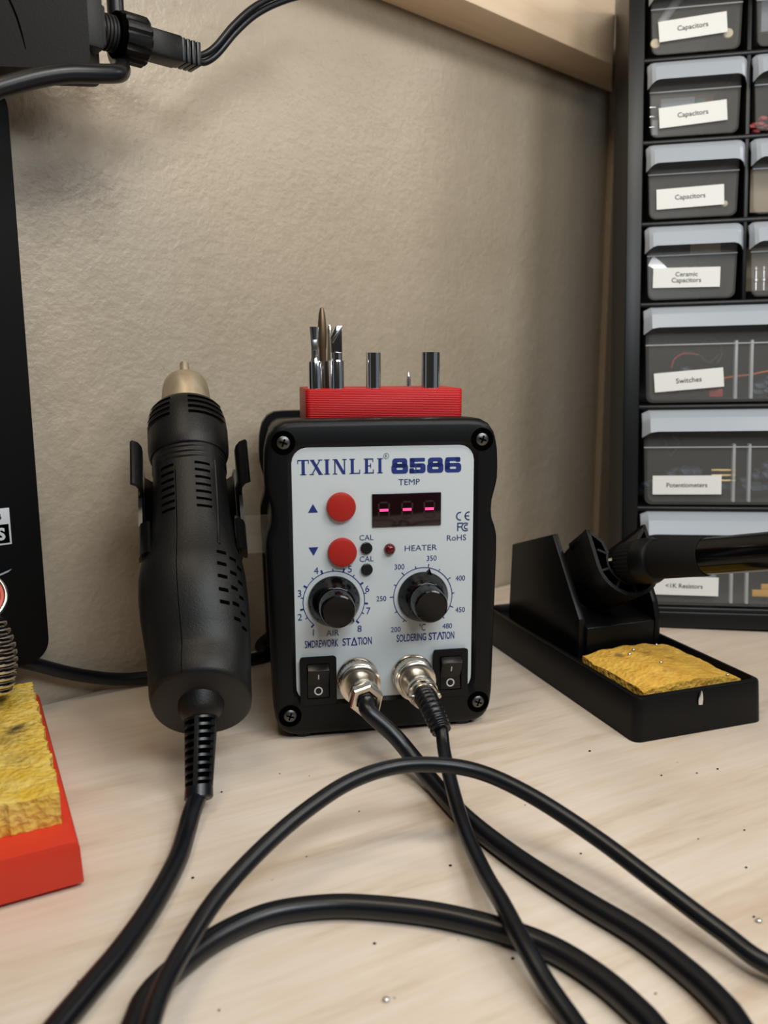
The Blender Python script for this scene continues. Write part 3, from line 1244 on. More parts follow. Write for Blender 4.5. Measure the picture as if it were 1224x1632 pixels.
def aviation_plug(owner, org, u, z, with_relief):
    """screw-on metal plug: knurled ring, body, hexagonal back nut"""
    def wp(v):
        return st_world(v[0], v[1], v[2]) - org

    def fr(y=0.0):
        return Matrix.Translation((u, y, z)) @ FY
    k_ = MB()
    n = 72
    rings = []
    for (r_, y, kn) in ((8.6, 1.0, 0), (8.75, 1.6, 1), (8.75, 6.2, 1), (8.5, 6.5, 0), (8.7, 7.0, 0), (8.7, 8.2, 0), (7.9, 8.8, 0), (6.9, 8.8, 0)):
        rings.append([fr() @ Vector(((r_ + (0.18 * (i % 2) if kn else 0)) * math.cos(2 * math.pi * i / n), (r_ + (0.18 * (i % 2) if kn else 0)) * math.sin(2 * math.pi * i / n), y)) for i in range(n)])
    k_.loft(rings, True, True)
    pl = obj('plug', k_, 'nickel', owner, 40, wp)
    k_ = MB()
    k_.lathe([(6.6, 8.5), (6.6, 9.5), (6.2, 16.5), (6.5, 17.2), (6.5, 20.5), (5.6, 21)], fr(), 40)
    obj('plug_body', k_, 'nickel', pl, 40, wp)
    k_ = MB()
    if with_relief:
        k_.lathe([(5.9, 20.6), (5.9, 24.2), (5.4, 24.8), (4.2, 24.8)], fr(), 40)
        obj('clamp_ring', k_, 'nickel', pl, 40, wp)
        for sx in (-1, 1):
            q_ = MB()
            q_.lathe([(1.2, 23.2), (1.2, 26.2), (0.8, 26.6), (0.02, 26.6)], Matrix.Translation((u + sx * 5.4, 0, z + 0.5)) @ FY, 16)
            obj('clamp_screw', q_, 'nickel', pl, 40, wp)
    else:
        k_.lathe([(6.9, 20.6), (7.0, 21.2), (7.0, 25.4), (6.4, 26.0), (4.6, 26.0), (3.6, 25.2)], fr() @ Matrix.Rotation(0.3, 4, 'Z'), 6)
        obj('hex_nut', k_, 'nickel', pl, 20, wp)
    return pl


aviation_plug(gun, GT, -12.4, 26.4, False)

# ---------------------------------------------------------------- soldering iron and its stand
TO = Vector((107, 321, 0))
TROT = math.radians(18.7)
TA, TB = Vector((math.cos(TROT), math.sin(TROT), 0)), Vector((-math.sin(TROT), math.cos(TROT), 0))
IM = Vector((120.5, 386, 64.5))                  # mouth of the cup
ID = Vector((0.56, -0.80, 0.25)).normalized()   # along the iron, out of the cup

stand = thing('iron_stand', 'black plastic soldering iron stand with a sponge tray, right of the station', 'soldering iron stand', TO, TROT)
W_, D_ = 69, 152
k = MB()


def tray_ring(i_, z, r):
    return [Vector((p[0], p[1], z)) for p in rrect(i_, W_ - i_, i_, D_ - i_, r, 5)]


k.loft([tray_ring(0, 0.4, 4), tray_ring(0.5, 10, 4), tray_ring(1.0, 18.6, 4), tray_ring(1.4, 19.6, 3.8), tray_ring(2.2, 20, 3.4), tray_ring(3.4, 20, 2.6), tray_ring(3.9, 19.4, 2.4), tray_ring(4.4, 15.5, 2.2)], True, True)
obj('tray', k, 'black_plastic', stand, 40)
k = MB()
k.lathe([(1.1, 0), (1.3, 2.2), (0.9, 4.6), (0.3, 6.2)], Matrix.Translation((33.5, 0.1, 13.2)) @ Matrix.Scale(0.45, 4, (0, 1, 0)), 12)
obj('solder_drip', k, 'solder', stand)
# upright housing: left cheek, low front box, right cheek
k = MB()
k.prism([(63, 15.6), (63, 35.5), (91.2, 74), (135.4, 60), (138, 15.6)], 'x', 11, 14.6, 0.7)
obj('side_cheek', k, 'black_plastic', stand, 40)
k = MB()
k.prism([(60.6, 15.6), (60.6, 32.5), (63.5, 41), (69, 50), (78, 58), (92, 62), (120, 52), (136, 15.6)], 'x', 54.5, 58, 0.7)
obj('side_cheek', k, 'black_plastic', stand, 40)
k = MB()
k.prism([(61, 15.6), (61, 31.5), (66, 33), (78, 34), (120, 40), (137, 15.6)], 'x', 14.6, 54.6, 0.6)
obj('housing', k, 'black_plastic', stand, 40)
SMT = (Matrix.Translation(TO) @ Matrix.Rotation(TROT, 4, 'Z')).inverted()
IM2 = IM + ID * 8.5
CD = Vector((0.26, -0.78, 0.55)).normalized()    # the way the cup faces
CU = (Vector((0, 0, 1)) - CD * CD.z).normalized()
CX = CD.cross(CU).normalized()           # sideways across the mouth
IU = (Vector((0, 0, 1)) - ID * ID.z).normalized()
IX = ID.cross(IU).normalized()


def cup_pt(v):
    """x across the mouth (to the viewer's right), y up across it, z out along the iron"""
    return SMT @ (IM + CX * v[0] + CU * v[1] + CD * v[2])


def u_outline(r, arm, n=18):
    pts = [(-r, arm)] + [(r * math.cos(math.radians(180 + 180 * i / n)), r * math.sin(math.radians(180 + 180 * i / n))) for i in range(n + 1)] + [(r, arm)]
    return pts


k = MB()
o_ = u_outline(17.5, 19.5)
i_ = u_outline(15.6, 19.5)
ob = u_outline(14.5, 18)
ib = u_outline(12.6, 18)
n = len(o_)
R_ = [[(p[0], p[1], 0) for p in o_], [(p[0], p[1], 0) for p in i_], [(p[0], p[1], -33) for p in ib], [(p[0], p[1], -33) for p in ob], [(p[0], p[1], 0) for p in o_]]
for a, c in zip(R_, R_[1:]):
    va, vc = [k.bm.verts.new(p) for p in a], [k.bm.verts.new(p) for p in c]
    for q in range(n - 1):
        k.bm.faces.new((va[q], va[q + 1], vc[q + 1], vc[q]))
for e in (0, n - 1):
    k.bm.faces.new([k.bm.verts.new(R_[j][e]) for j in range(4)])
bmesh.ops.remove_doubles(k.bm, verts=k.bm.verts[:], dist=0.001)
cup = obj('cup', k, 'black_plastic', stand, 40, cup_pt)
k = MB()
rr = [[(r_ * math.cos(math.radians(a)), r_ * math.sin(math.radians(a)), z) for a in range(150, 391, 10)] for r_, z in ((11.6, 0), (10.6, 0), (10.2, -20), (11.2, -20))]
for q in range(4):
    a, c = rr[q], rr[(q + 1) % 4]
    va, vc = [k.bm.verts.new(p) for p in a], [k.bm.verts.new(p) for p in c]
    for j in range(len(va) - 1):
        k.bm.faces.new((va[j], va[j + 1], vc[j + 1], vc[j]))
bmesh.ops.remove_doubles(k.bm, verts=k.bm.verts[:], dist=0.001)
obj('inner_ring', k, 'black_plastic', cup, 40, cup_pt)
for a in (150, 190, 230, 270, 310, 350, 390):
    k = MB()
    k.box(10.8, 16.6, -0.6, 0.6, -18, -0.2, 0.1, 1, Matrix.Rotation(math.radians(a), 4, 'Z'))
    obj('rib', k, 'black_plastic', cup, 40, cup_pt)
for sd in (-1, 1):
    k = MB()
    k.prism([(sd * 8.6, 6.2), (sd * 10.0, 12.5), (sd * 16.8, 19.5), (sd * 17.0, 17.6), (sd * 11.4, 11.8), (sd * 9.9, 5.2)], 'z', -20, 0)
    obj('upper_web', k, 'black_plastic', cup, 40, cup_pt)
k = MB()
k.lathe([(14.0, -32.5), (9, -37), (5.5, -40)], Matrix(), 32, True, True)
obj('cup_neck', k, 'black_plastic', cup, 40, cup_pt)

iron = thing('soldering_iron', 'black soldering iron resting in the stand with its glossy handle pointing right', 'soldering iron', IM2)


def iron_pt(v):
    return IX * v[0] + IU * v[1] + ID * v[2]


k = MB()
n = 64
rings = []
for (r_, z, kn) in ((5, -12, 0), (8.6, -11, 0), (9.4, -9, 1), (9.8, -2, 1), (10.2, 0, 0)):
    rings.append([Vector(((r_ + (0.7 * (i % 2) if kn else 0)) * math.cos(2 * math.pi * i / n), (r_ + (0.7 * (i % 2) if kn else 0)) * math.sin(2 * math.pi * i / n), z)) for i in range(n)])
k.loft(rings)
obj('knurled_nut', k, 'black_foam', iron, 40, iron_pt)
k = MB()
k.lathe([(10.2, -0.2), (11.1, 0.8), (11.2, 6.5), (10.4, 8.2), (8.6, 9.0)], Matrix(), 48)
obj('collar', k, 'black_plastic', iron, 40, iron_pt)
k = MB()
k.lathe([(8.9, 8.6), (9.0, 10), (9.0, 35.0), (8.6, 35.6), (8, 35.6)], Matrix(), 48)
obj('foam_grip', k, 'black_foam', iron, 40, iron_pt)
k = MB()
k.lathe([(8.3, 35.2), (8.35, 45), (8.2, 80), (8.0, 116), (7.2, 119), (4.0, 120)], Matrix(), 48)
obj('handle', k, 'black_gloss', iron, 40, iron_pt)
k = MB()
k.lathe([(2.6, -26), (2.8, -20), (3.2, -18), (3.2, -12)], Matrix(), 24)
obj('barrel', k, 'chrome', iron, 40, iron_pt)
k = MB()
k.lathe([(0.3, -38), (1.2, -33), (2.2, -26), (2.2, -24)], Matrix(), 20)
obj('iron_tip', k, 'dark_tip', iron, 40, iron_pt)
HE = IM2 + ID * 119
P2 = st_world(11.9, -23, 26.2)
RE = [st_world(11.9, -24.5, 26.2), st_world(12.4, -31, 25.2), st_world(13.3, -38, 22.6), st_world(14.3, -43.0, 19.4)]
iron_cord = [tuple(RE[0]), tuple(RE[1]), tuple(RE[2]), tuple(RE[3]), (22.6, 283.5, 14.5), (24.3, 258.3, 10.5), (27.0, 241.0, 6.5), (30.2, 219, 7.2), (32.6, 203, 9.6), (35.6, 189.5, 9.0), (40.3, 177, 5.5), (46.4, 163, 2.8), (50, 145, 2.8), (40, 120, 2.8), (0, 105, 2.8), (-40, 115, 4), (-52, 138, 9),
             (-53.0, 155.9, 12.0), (-53.1, 169.9, 12.0), (-50.6, 183.7, 13.0), (-45.4, 198.3, 16.0), (-35.6, 214.2, 20.0), (-24.0, 227.8, 24.0), (-10.9, 239.6, 27.0), (3.4, 247.2, 28.0), (18.0, 248.4, 28.0), (32.4, 246.5, 26.0), (47.6, 238.3, 22.0), (64.5, 224.7, 16.0), (78.6, 208.9, 11.0), (90.8, 194.2, 7.0), (100.1, 183.3, 5.0),
             (120, 178, 4), (155, 190, 4), (195, 212, 12), (214, 242, 45), (208, 265, 78), tuple(HE + ID * 6), tuple(HE)]
k = MB()
k.tube([Vector(p) - IM2 for p in iron_cord], 2.55, 16, 8)
obj('cord', k, 'black_rubber', iron, 180)
pl = aviation_plug(iron, IM2, 11.9, 26.2, True)
k = MB()
nn_ = 60
k.tube([Vector(p) - IM2 for p in RE], lambda t_: (4.45 - 0.5 * t_) + 0.28 * math.sin(t_ * 2 * math.pi * 9), 24, 30)
obj('strain_relief', k, 'black_rubber', pl, 60)

# sponge and solder blobs in the tray
k = MB()
nx, ny = 34, 34
X0, X1, Y0, Y1 = 8.5, 61, 6.8, 56
tops, bots = [], []
for j in range(ny + 1):
    for i in range(nx + 1):
        u_, v_ = i / nx, j / ny
        x, y = X0 + (X1 - X0) * u_, Y0 + (Y1 - Y0) * v_
        x += 0.8 * math.sin(v_ * 7) * (1 - u_) + rnd.uniform(-.15, .15)
        e = min(u_, 1 - u_) * 2
        z = 18.2 + 5.6 * math.sin(math.pi * min(1, u_ * 0.95 + 0.04)) ** 0.6 * (0.55 + 0.45 * math.sin(math.pi * (0.12 + 0.8 * v_))) + 0.35 * math.sin(x * .5 + y * .3) + rnd.uniform(-.12, .12)
        tops.append((x, y, z))
        bots.append((x, y, 15.6))
idx = lambda i, j: j * (nx + 1) + i
fs = [(idx(i, j), idx(i + 1, j), idx(i + 1, j + 1), idx(i, j + 1)) for j in range(ny) for i in range(nx)]
nT = len(tops)
fb = [tuple(q + nT for q in f_[::-1]) for f_ in fs]
edge = [idx(i, 0) for i in range(nx + 1)] + [idx(nx, j) for j in range(1, ny + 1)] + [idx(i, ny) for i in range(nx - 1, -1, -1)] + [idx(0, j) for j in range(ny - 1, 0, -1)]
sd_ = [(edge[q], edge[q] + nT, edge[(q + 1) % len(edge)] + nT, edge[(q + 1) % len(edge)]) for q in range(len(edge))]
k.add(tops + bots, fs + fb + sd_)
sp = obj('cleaning_sponge', k, 'sponge_gold', None, 50)
tag(sp, 'golden yellow domed cleaning sponge lying in the black iron stand tray', 'sponge')
sp.location = TO * MM
sp.rotation_euler = (0, 0, TROT)


def sponge_top(x, y):
    i = min(range(nT), key=lambda q: (tops[q][0] - x) ** 2 + (tops[q][1] - y) ** 2)
    return tops[i][2]


for (x, y, r_, lb) in ((25.5, 41, 0.85, 'shiny solder ball on the yellow sponge, leftmost of the pair near the housing'),
                       (30.5, 45, 0.8, 'shiny solder ball on the yellow sponge, right one of the pair near the housing'),
                       (32, 26, 0.8, 'solder ball in the middle of the yellow sponge nearest the tray front'),
                       (48.5, 51, 0.8, 'solder ball at the back right of the yellow sponge'),
                       (55.5, 9.2, 0.7, 'tiny solder ball at the front right corner of the yellow sponge')):
    k = MB()
    k.ball((0, 0, 0), r_, 2, (1.15, 0.95, 0.85))
    o = obj('solder_ball', k, 'solder')
    tag(o, lb, 'solder ball', 'solder balls on the yellow sponge')
    o.location = (TO + TA * x + TB * y + Vector((0, 0, sponge_top(x, y) + r_ * 0.6))) * MM

# ---------------------------------------------------------------- red tip holder on the station, tips and nozzles
HO = st_world(0, 22, 135.5)
hold = MB()
bx_ = bmesh.new()
hold.loft([[Vector((p[0], p[1], z)) for p in rrect(-30.9 + i_, 39.4 - i_, 0 + i_, 38 - i_, 2.2, 4)] for z, i_ in ((0, 0.2), (0.4, 0), (14.4, 0), (15.0, 0.3))], True, True)
tipblock = obj('tip_holder', hold, 'printed_red')
tag(tipblock, 'bright red printed plastic tip holder block on top of the soldering station', 'tip holder')
tipblock.location = HO * MM
tipblock.rotation_euler = (math.radians(1.2), 0, SROT)


def on_block(u, y):
    return HO + SA * u + SB * y + Vector((0, 0, 15.0 + y * math.tan(math.radians(1.2))))


def tip(name, label, u, y, cat='soldering tip', group='soldering tips in the red holder'):
    o = thing(name, label, cat, on_block(u, y), SROT, group)
    return o


t1 = tip('soldering_tip', 'polished steel soldering tip with a flat chisel end, leftmost in the red holder', -26.0, 6.5)
k = MB()
k.lathe([(3.2, -0.3), (3.25, 11.2), (3.0, 11.8), (2.2, 12.0)], Matrix(), 32)
obj('tip_sleeve', k, 'chrome', t1)
k = MB()
k.loft([[Vector((p[0], p[1], z)) for p in circle(0, 0, 1, 24)] for z in (0,)] and [[Vector((p[0] * a, p[1] * c, z)) for p in circle(0, 0, 1, 24)] for a, c, z in ((2.2, 2.2, 11.8), (1.7, 1.7, 13.6), (1.65, 1.6, 18), (1.75, 1.2, 22), (2.05, 0.8, 26.6))], True, True)
obj('chisel_end', k, 'chrome', t1)
k = MB()
k.box(-1.0, 1.0, -1.75, -1.3, 16.5, 21, 0.1)
obj('ground_flat', k, 'silver_ring', t1)

t2_ = tip('soldering_tip', 'polished steel soldering tip with a slanted knife blade, right of the chisel tip', -16.4, 6.8)
k = MB()
k.lathe([(3.25, -0.3), (3.3, 11.6), (3.1, 12.2), (2.7, 12.4)], Matrix(), 32)
obj('tip_sleeve', k, 'chrome', t2_)
k = MB()
k.lathe([(2.6, 12.2), (2.6, 15.6), (2.3, 15.8)], Matrix(), 32)
obj('blade_root', k, 'chrome', t2_)
k = MB()
k.prism([(-2.3, 15.5), (2.55, 15.5), (2.55, 27.2), (-0.2, 27.0), (-2.6, 22.0)], 'y', -0.9, 1.6, 0.25)
obj('knife_blade', k, 'chrome', t2_)
k = MB()
k.prism([(-2.5, 20.6), (-1.6, 19.6), (2.5, 25.8), (2.5, 27.0), (1.9, 27.0)], 'y', -1.3, -0.85, 0.1)
obj('ground_bevel', k, 'silver_ring', t2_)

t3 = tip('soldering_tip', 'tall dark brown pointed tip standing behind the chisel tip', -20.5, 27.0)
k = MB()
k.lathe([(3.0, -0.3), (3.0, 8), (2.1, 9.5)], Matrix(), 28)
obj('tip_sleeve', k, 'screw_metal', t3)
k = MB()
k.lathe([(1.7, 9), (1.7, 17), (2.0, 19), (2.15, 25), (1.9, 29), (1.5, 33.2), (0.8, 35.8), (0.05, 36.2)], Matrix(), 24)
obj('pointed_end', k, 'dark_tip', t3)
t4 = tip('soldering_tip', 'slim bright conical tip squeezed between the dark tip and the knife tip', -18.0, 18.0)
k = MB()
k.lathe([(3.1, -0.3), (3.1, 11.2), (2.6, 12)], Matrix(), 28)
obj('tip_sleeve', k, 'screw_metal', t4)
k = MB()
k.lathe([(1.6, 11.8), (1.3, 17), (1.2, 22), (1.25, 26), (0.7, 28), (0.1, 28.6)], Matrix(), 24)
obj('conical_end', k, 'nickel', t4)
for (u_, y, r_, hh, lb) in ((0.3, 8.5, 3.35, 15.6, 'slim polished steel tube standing in the middle of the red holder'), (26.2, 8.5, 4.5, 15.8, 'wider polished steel tube near the right end of the red holder')):
    k = MB()
    k.lathe([(r_ - 0.3, -0.3), (r_, 0), (r_, hh), (r_ - 0.7, hh), (r_ - 0.8, 1)], Matrix(), 40)
    o = obj('steel_tube', k, 'chrome')
    tag(o, lb, 'steel tube', 'steel tubes in the red holder')
    o.location = on_block(u_, y) * MM
k = MB()
k.lathe([(1.1, -0.3), (1.1, 3), (0.6, 5.8), (0.3, 6.6)], Matrix(), 16)
o = obj('steel_pin', k, 'chrome')
tag(o, 'short thin steel pin half hidden behind the wider steel tube', 'steel pin')
o.location = on_block(20.8, 30) * MM

# ---------------------------------------------------------------- red stand at the left with burnt sponge and spring
RO = Vector((-94, 224.5, 0))
RROT = math.atan2(0.468, 0.883)
rs = thing('spring_stand', 'red metal soldering stand with steel spring, at the left edge of the bench', 'soldering iron stand', RO, RROT)
RA, RB = Vector((math.cos(RROT), math.sin(RROT), 0)), Vector((-math.sin(RROT), math.cos(RROT), 0))
k = MB()
pf = [(-62, 1.6), (-62, 13), (-61, 15.2), (-59, 16), (-2, 16), (-0.3, 15.4), (0.4, 13.6), (0.9, 1.6)]
k.prism(pf, 'y', 0, 132, 0.35)
obj('base', k, 'red_enamel', rs, 30)
for (x, y) in ((-8, 10), (-54, 10), (-8, 122), (-54, 122)):
    q = MB()
    q.lathe([(4, 0), (4, 1.8)], Matrix.Translation((x, y, 0)), 16)
    obj('rubber_foot', q, 'black_rubber', rs)
CC = Vector((-160.3, 302, 0))
lc = Vector(((CC - RO).dot(RA), (CC - RO).dot(RB), 0))
k = MB()
hx = []
turns, zA, zB = 9.5, 35, 64
for q in range(int(turns * 26) + 1):
    t_ = q / (turns * 26)
    a = -t_ * turns * 2 * math.pi
    r_ = 7.5 + 5.2 * math.sin(math.pi * min(1, 0.12 + 0.80 * t_)) ** 0.8
    hx.append((lc.x + r_ * math.cos(a), lc.y + r_ * math.sin(a), zA + (zB - zA) * t_ - 2.6 * math.cos(a)))
k.tube(hx, 1.45, 10, 0)
obj('spring', k, 'chrome', rs, 180)
k = MB()
k.tube([(lc.x - 8, lc.y + 4, 36), (lc.x - 14, lc.y + 12, 30), (lc.x - 17, lc.y + 22, 22), (lc.x - 17, lc.y + 26, 15)], 1.6, 10, 6)
obj('spring_rod', k, 'chrome', rs, 180)
FM2 = Matrix.Translation((lc.x, lc.y, 65)) @ Matrix.Rotation(math.radians(62), 4, 'X') @ Matrix.Rotation(math.radians(-12), 4, 'Y')
k = MB()
k.lathe([(6.5, 1), (9.0, 5), (10.6, 9), (10.9, 10.2), (9.4, 10.4), (5, 7), (3, 4)], Matrix.Translation((lc.x, lc.y, 66)) @ Matrix.Rotation(math.radians(48), 4, 'X') @ Matrix.Translation((0, 0, 1)), 40)
fn = obj('funnel', k, 'cone_red', rs, 40)
k = MB()
tor = [Matrix.Translation((lc.x, lc.y, 66)) @ Matrix.Rotation(math.radians(48), 4, 'X') @ Vector((11.2 * math.cos(a), 11.2 * math.sin(a), 11.0)) for a in [2 * math.pi * q / 48 for q in range(49)]]
k.tube(tor, 0.85, 10, 0, False)
obj('funnel_rim', k, 'silver_ring', fn, 180)

k = MB()
nx, ny = 44, 80
X0, X1, Y0, Y1 = -53, -3.4, 12.5, 118
tops2, bots2 = [], []
for j in range(ny + 1):
    for i in range(nx + 1):
        u_, v_ = i / nx, j / ny
        x, y = X0 + (X1 - X0) * u_, Y0 + (Y1 - Y0) * v_
        ex = rnd.uniform(-.35, .35)
        if i in (0, nx):
            x += rnd.uniform(-.5, .5) + 0.5 * math.sin(y * .5)
        if j in (0, ny):
            y += rnd.uniform(-.5, .5)
        z = 27 + 0.35 * math.sin(x * .37) * math.cos(y * .23) + rnd.uniform(-.22, .22) - (0.4 if i in (0, nx) or j in (0, ny) else 0)
        tops2.append((x, y, z))
        bots2.append((x + ex * .5, y, 16.1))
idx = lambda i, j: j * (nx + 1) + i
fs = [(idx(i, j), idx(i + 1, j), idx(i + 1, j + 1), idx(i, j + 1)) for j in range(ny) for i in range(nx)]
nT2 = len(tops2)
fb = [tuple(q + nT2 for q in f_[::-1]) for f_ in fs]
edge = [idx(i, 0) for i in range(nx + 1)] + [idx(nx, j) for j in range(1, ny + 1)] + [idx(i, ny) for i in range(nx - 1, -1, -1)] + [idx(0, j) for j in range(ny - 1, 0, -1)]
sd_ = [(edge[q], edge[q] + nT2, edge[(q + 1) % len(edge)] + nT2, edge[(q + 1) % len(edge)]) for q in range(len(edge))]
k.add(tops2 + bots2, fs + fb + sd_)
sp2 = obj('burnt_sponge', k, 'sponge_burnt', None, 50)
tag(sp2, 'pale yellow rectangular sponge with black burn marks on the red stand', 'sponge')
sp2.location = RO * MM
sp2.rotation_euler = (0, 0, RROT)

# ---------------------------------------------------------------- black screen at the left
MOFF = 22
mon = thing('monitor', 'tall black flat panel in front of the wall at the left edge', 'monitor')
at_wall(mon, 0, MOFF, 0)
# its right edge and bottom edge in wall coordinates
k = MB()
mx, mz0, mz1 = -5.8, 31.0, 272
o1 = rrect(-330, mx, mz0, mz1, 8, 6)
k.loft([r3(o1, 16), r3(o1, 1.2), r3(inset([Vector(q) for q in o1[::-1]], 0.8)[::-1], 0.2), r3(inset([Vector(q) for q in o1[::-1]], 2.0)[::-1], 0)], True, True)
obj('screen_case', k, 'screen_black', mon, 40)
k = MB()
k.box(-220, -120, 16, MOFF, 90, 190, 1)
obj('wall_bracket', k, 'black_metal', mon)
k = MB()
k.box(-56, -16.2, -0.35, -0.02, 84.6, 100.6, 0.05)
stk = obj('sticker', k, 'sticker_white', mon)
k = MB()
k.flat([(-55.5, 85.4), (-17.0, 85.4), (-17.0, 93.6), (-55.5, 93.6)], -0.40)
obj('sticker_band', k, 'black_void', stk)
k = MB()
text_faces(k, 'S', -20.3, 89.5, -0.45, 5.6, 3.4, 0, 0.04)
obj('sticker_lettering', k, 'sticker_white', stk)
k = MB()
text_faces(k, 'B', -20.6, 97.2, -0.45, 3.0, 1.9, 0, 0.03)
obj('sticker_lettering', k, 'ink_black', stk)
k = MB()
k.flat([(-23, 71.8), (-17.0, 73.6), (-18.5, 72.4), (-23, 71.0)], -0.05)
obj('printed_mark', k, 'sticker_grey', mon)

pc = MB()
pcp = [on_wall(-60, 7, 38), on_wall(-24, 7, 32), on_wall(-10, 7, 25), on_wall(12, 7.2, 13.5), on_wall(34, 8, 5.5), on_wall(54, 12, 3.6), on_wall(80, 18, 3.5), on_wall(110, 22, 3.5), tuple(st_world(-46, 118, 8)), tuple(st_world(-40, 113, 20))]
pcp[-2] = st_world(-52, 116, 5)
pcp[-1] = st_world(-40, 112.2, 16)
pc.tube(pcp, 3.3, 14, 8)
o = obj('mains_cable', pc, 'black_rubber', None, 180)
tag(o, 'black power cord running along the wall under the flat panel, behind the hot air handle', 'power cord')

# ---------------------------------------------------------------- driver box and leads at upper left
AO = 45
ab = thing('power_adapter', 'dark grey rounded power adapter box with threaded socket at top left', 'power adapter')
at_wall(ab, 0, AO, 0)
AX = 18.5                                 # where the box ends, along the wall
APX = on_wall(AX, AO, 0)
aloc = (Matrix.Translation(on_wall(0, AO, 0)) @ Matrix.Rotation(WROT, 4, 'Z')).inverted()


def box_warp(v):
    """the box hangs turned towards the room: x back from its right end, y into the wall"""
    c_, s_ = math.cos(math.radians(6)), math.sin(math.radians(6))
    p = APX + Vector((4.6, 0.5, 0)) + Vector((v[0] * c_ - v[1] * s_, v[0] * s_ + v[1] * c_, v[2]))
    return aloc @ p


k = MB()
o1 = rrect(-60, 0, 275.6, 322, 3.0, 5)
o1v = [Vector(q) for q in o1]
k.loft([r3(o1, 12), r3(o1, -10), r3(inset(o1v[::-1], 0.8)[::-1], -12.5), r3(inset(o1v[::-1], 2.2)[::-1], -14)], True, True)
box = obj('adapter_case', k, 'adapter_plastic', ab, 40, box_warp)
k = MB()
k.tube([(-30.5, -14.0, 320), (-29, -14.05, 305), (-24, -14.05, 291), (-21, -13.6, 277)], 0.35, 6, 6)
obj('case_seam', k, 'black_void', box, 180, box_warp)
k = MB()
k.box(AX - 16, AX - 6, 6, AO - 0.5, 292, 312, 1)
obj('mounting_bracket', k, 'black_metal', ab)
k = MB()
k.box(AX - 1.5, AX + 6.6, -9, 9, 284.5, 305, 1.2)
k.box(AX + 4.5, AX + 8.5, -7, 7, 286.5, 302, 1.2)
obj('socket_base', k, 'adapter_plastic', ab, 40)
XM = Matrix.Rotation(math.radians(90), 4, 'Y')


def along(x, z=294.7):
    return Matrix.Translation((x, 0, z)) @ XM


k = MB()
pr_ = [(6.2, 7)]
for q in range(7):
    pr_ += [(6.2, 7 + q * 1.5 + 0.2), (6.9, 7 + q * 1.5 + 0.5), (6.9, 7 + q * 1.5 + 1.0), (6.2, 7 + q * 1.5 + 1.3)]
k.lathe(pr_, along(AX), 36)
obj('threaded_socket', k, 'adapter_plastic', ab, 30)

pg = thing('waterproof_plug', 'black screw-on cable plug with twin lead, joined to the adapter box at upper left', 'cable plug')
at_wall(pg, 0, AO, 0)
k = MB()
n = 64
rings = []
for (r_, x, kn) in ((7.5, 0, 0), (9.4, 0.3, 1), (9.7, 1.5, 1), (9.7, 10, 1), (8.6, 11.2, 1), (6, 11.2, 0)):
    rings.append([along(AX + 16.6) @ Vector(((r_ - (0.75 if kn and (i % 6) in (0, 1) else 0)) * math.cos(2 * math.pi * i / n), (r_ - (0.75 if kn and (i % 6) in (0, 1) else 0)) * math.sin(2 * math.pi * i / n), x)) for i in range(n)])
k.loft(rings)
obj('coupling_nut', k, 'black_plastic', pg, 40)
k = MB()
k.lathe([(8.6, 0), (8.9, 0.4), (8.9, 1.4), (8.2, 1.8)], along(AX + 14.6), 40)
obj('sealing_ring', k, 'black_void', pg, 40)
k = MB()
k.box(AX + 27, AX + 43, -5.5, 5.5, 289.3, 300.1, 1.3)
obj('plug_shell', k, 'black_plastic', pg, 40)
for q in range(4):
    k = MB()
    k.box(AX + 42.4 + q * 2.4, AX + 44.4 + q * 2.4, -4.9, 4.9, 289.8, 299.6, 0.5)
    obj('relief_rib', k, 'black_rubber', pg, 40)
k = MB()
k.box(AX + 42, AX + 51.5, -3.6, 3.6, 291, 298.2, 0.6)
obj('relief_core', k, 'black_rubber', pg, 40)
for dz, nm in ((1.25, 0), (-1.25, 1)):
    k = MB()
    pts = [(70, 0, 294.9), (74, 0, 295.3), (80.5, 0, 300.3), (90.6, 0, 312), (102.5, 0, 323), (118.5, 0, 333), (140, 0, 343)]
    k.tube([(x - dz * 0.6, y - 0.3 * dz, z + dz) for x, y, z in pts], 1.45, 10, 8)
    obj('lead', k, 'black_rubber', pg, 180)
k = MB()
k.tube([(-70, -24, 238), (-28.4, -21, 253.3), (-19.8, -21, 257.6), (-6.4, -21, 263.9), (5.2, -21, 268.0), (17.4, -20, 270.9), (25.5, -18, 273.4), (30.5, -11, 277.5), (36.0, 2, 284), (38.8, 13, 293), (40, 13, 302.5), (40, 13, 312), (40, 13, 335)], 3.5, 16, 8)
o = obj('thick_cable', k, 'black_rubber', None, 180)
at_wall(o, 0, AO, 0)
tag(o, 'thick black cable looping under the adapter box and up behind the screw-on plug', 'cable')

# ---------------------------------------------------------------- drawer cabinet
CY, CL, CR = math.radians(-9.61), math.radians(6.37), math.radians(0.91)
ca0 = Vector((math.cos(CY), math.sin(CY), 0))
cb0 = Vector((-math.sin(CY), math.cos(CY), 0))
cu0 = Vector((0, 0, 1)) * math.cos(CL) + cb0 * math.sin(CL)
CA = ca0 * math.cos(CR) + cu0 * math.sin(CR)
CUP = cu0 * math.cos(CR) - ca0 * math.sin(CR)
CB = cb0
SH, LH, CW = 48.8, 62.75, 60.0
FOOT = 13.4
CO = Vector((159.07, 522.24, 346.04)) - CUP * (3 * SH + 3 * LH + FOOT)


def cab(v):
    """cabinet axes: x along the face, y into it, z up the leaning face"""
    return CA * v[0] + CB * v[1] + CUP * v[2]


def cab_world(x, y, z):
    return CO + cab((x, y, z))


cabinet = thing('drawer_cabinet', 'tall black plastic small-parts cabinet full of translucent drawers at the right', 'drawer cabinet', CO)
HT = FOOT + 3 * LH + 4 * SH + 8
WT = 480
DEP = 126
k = MB()
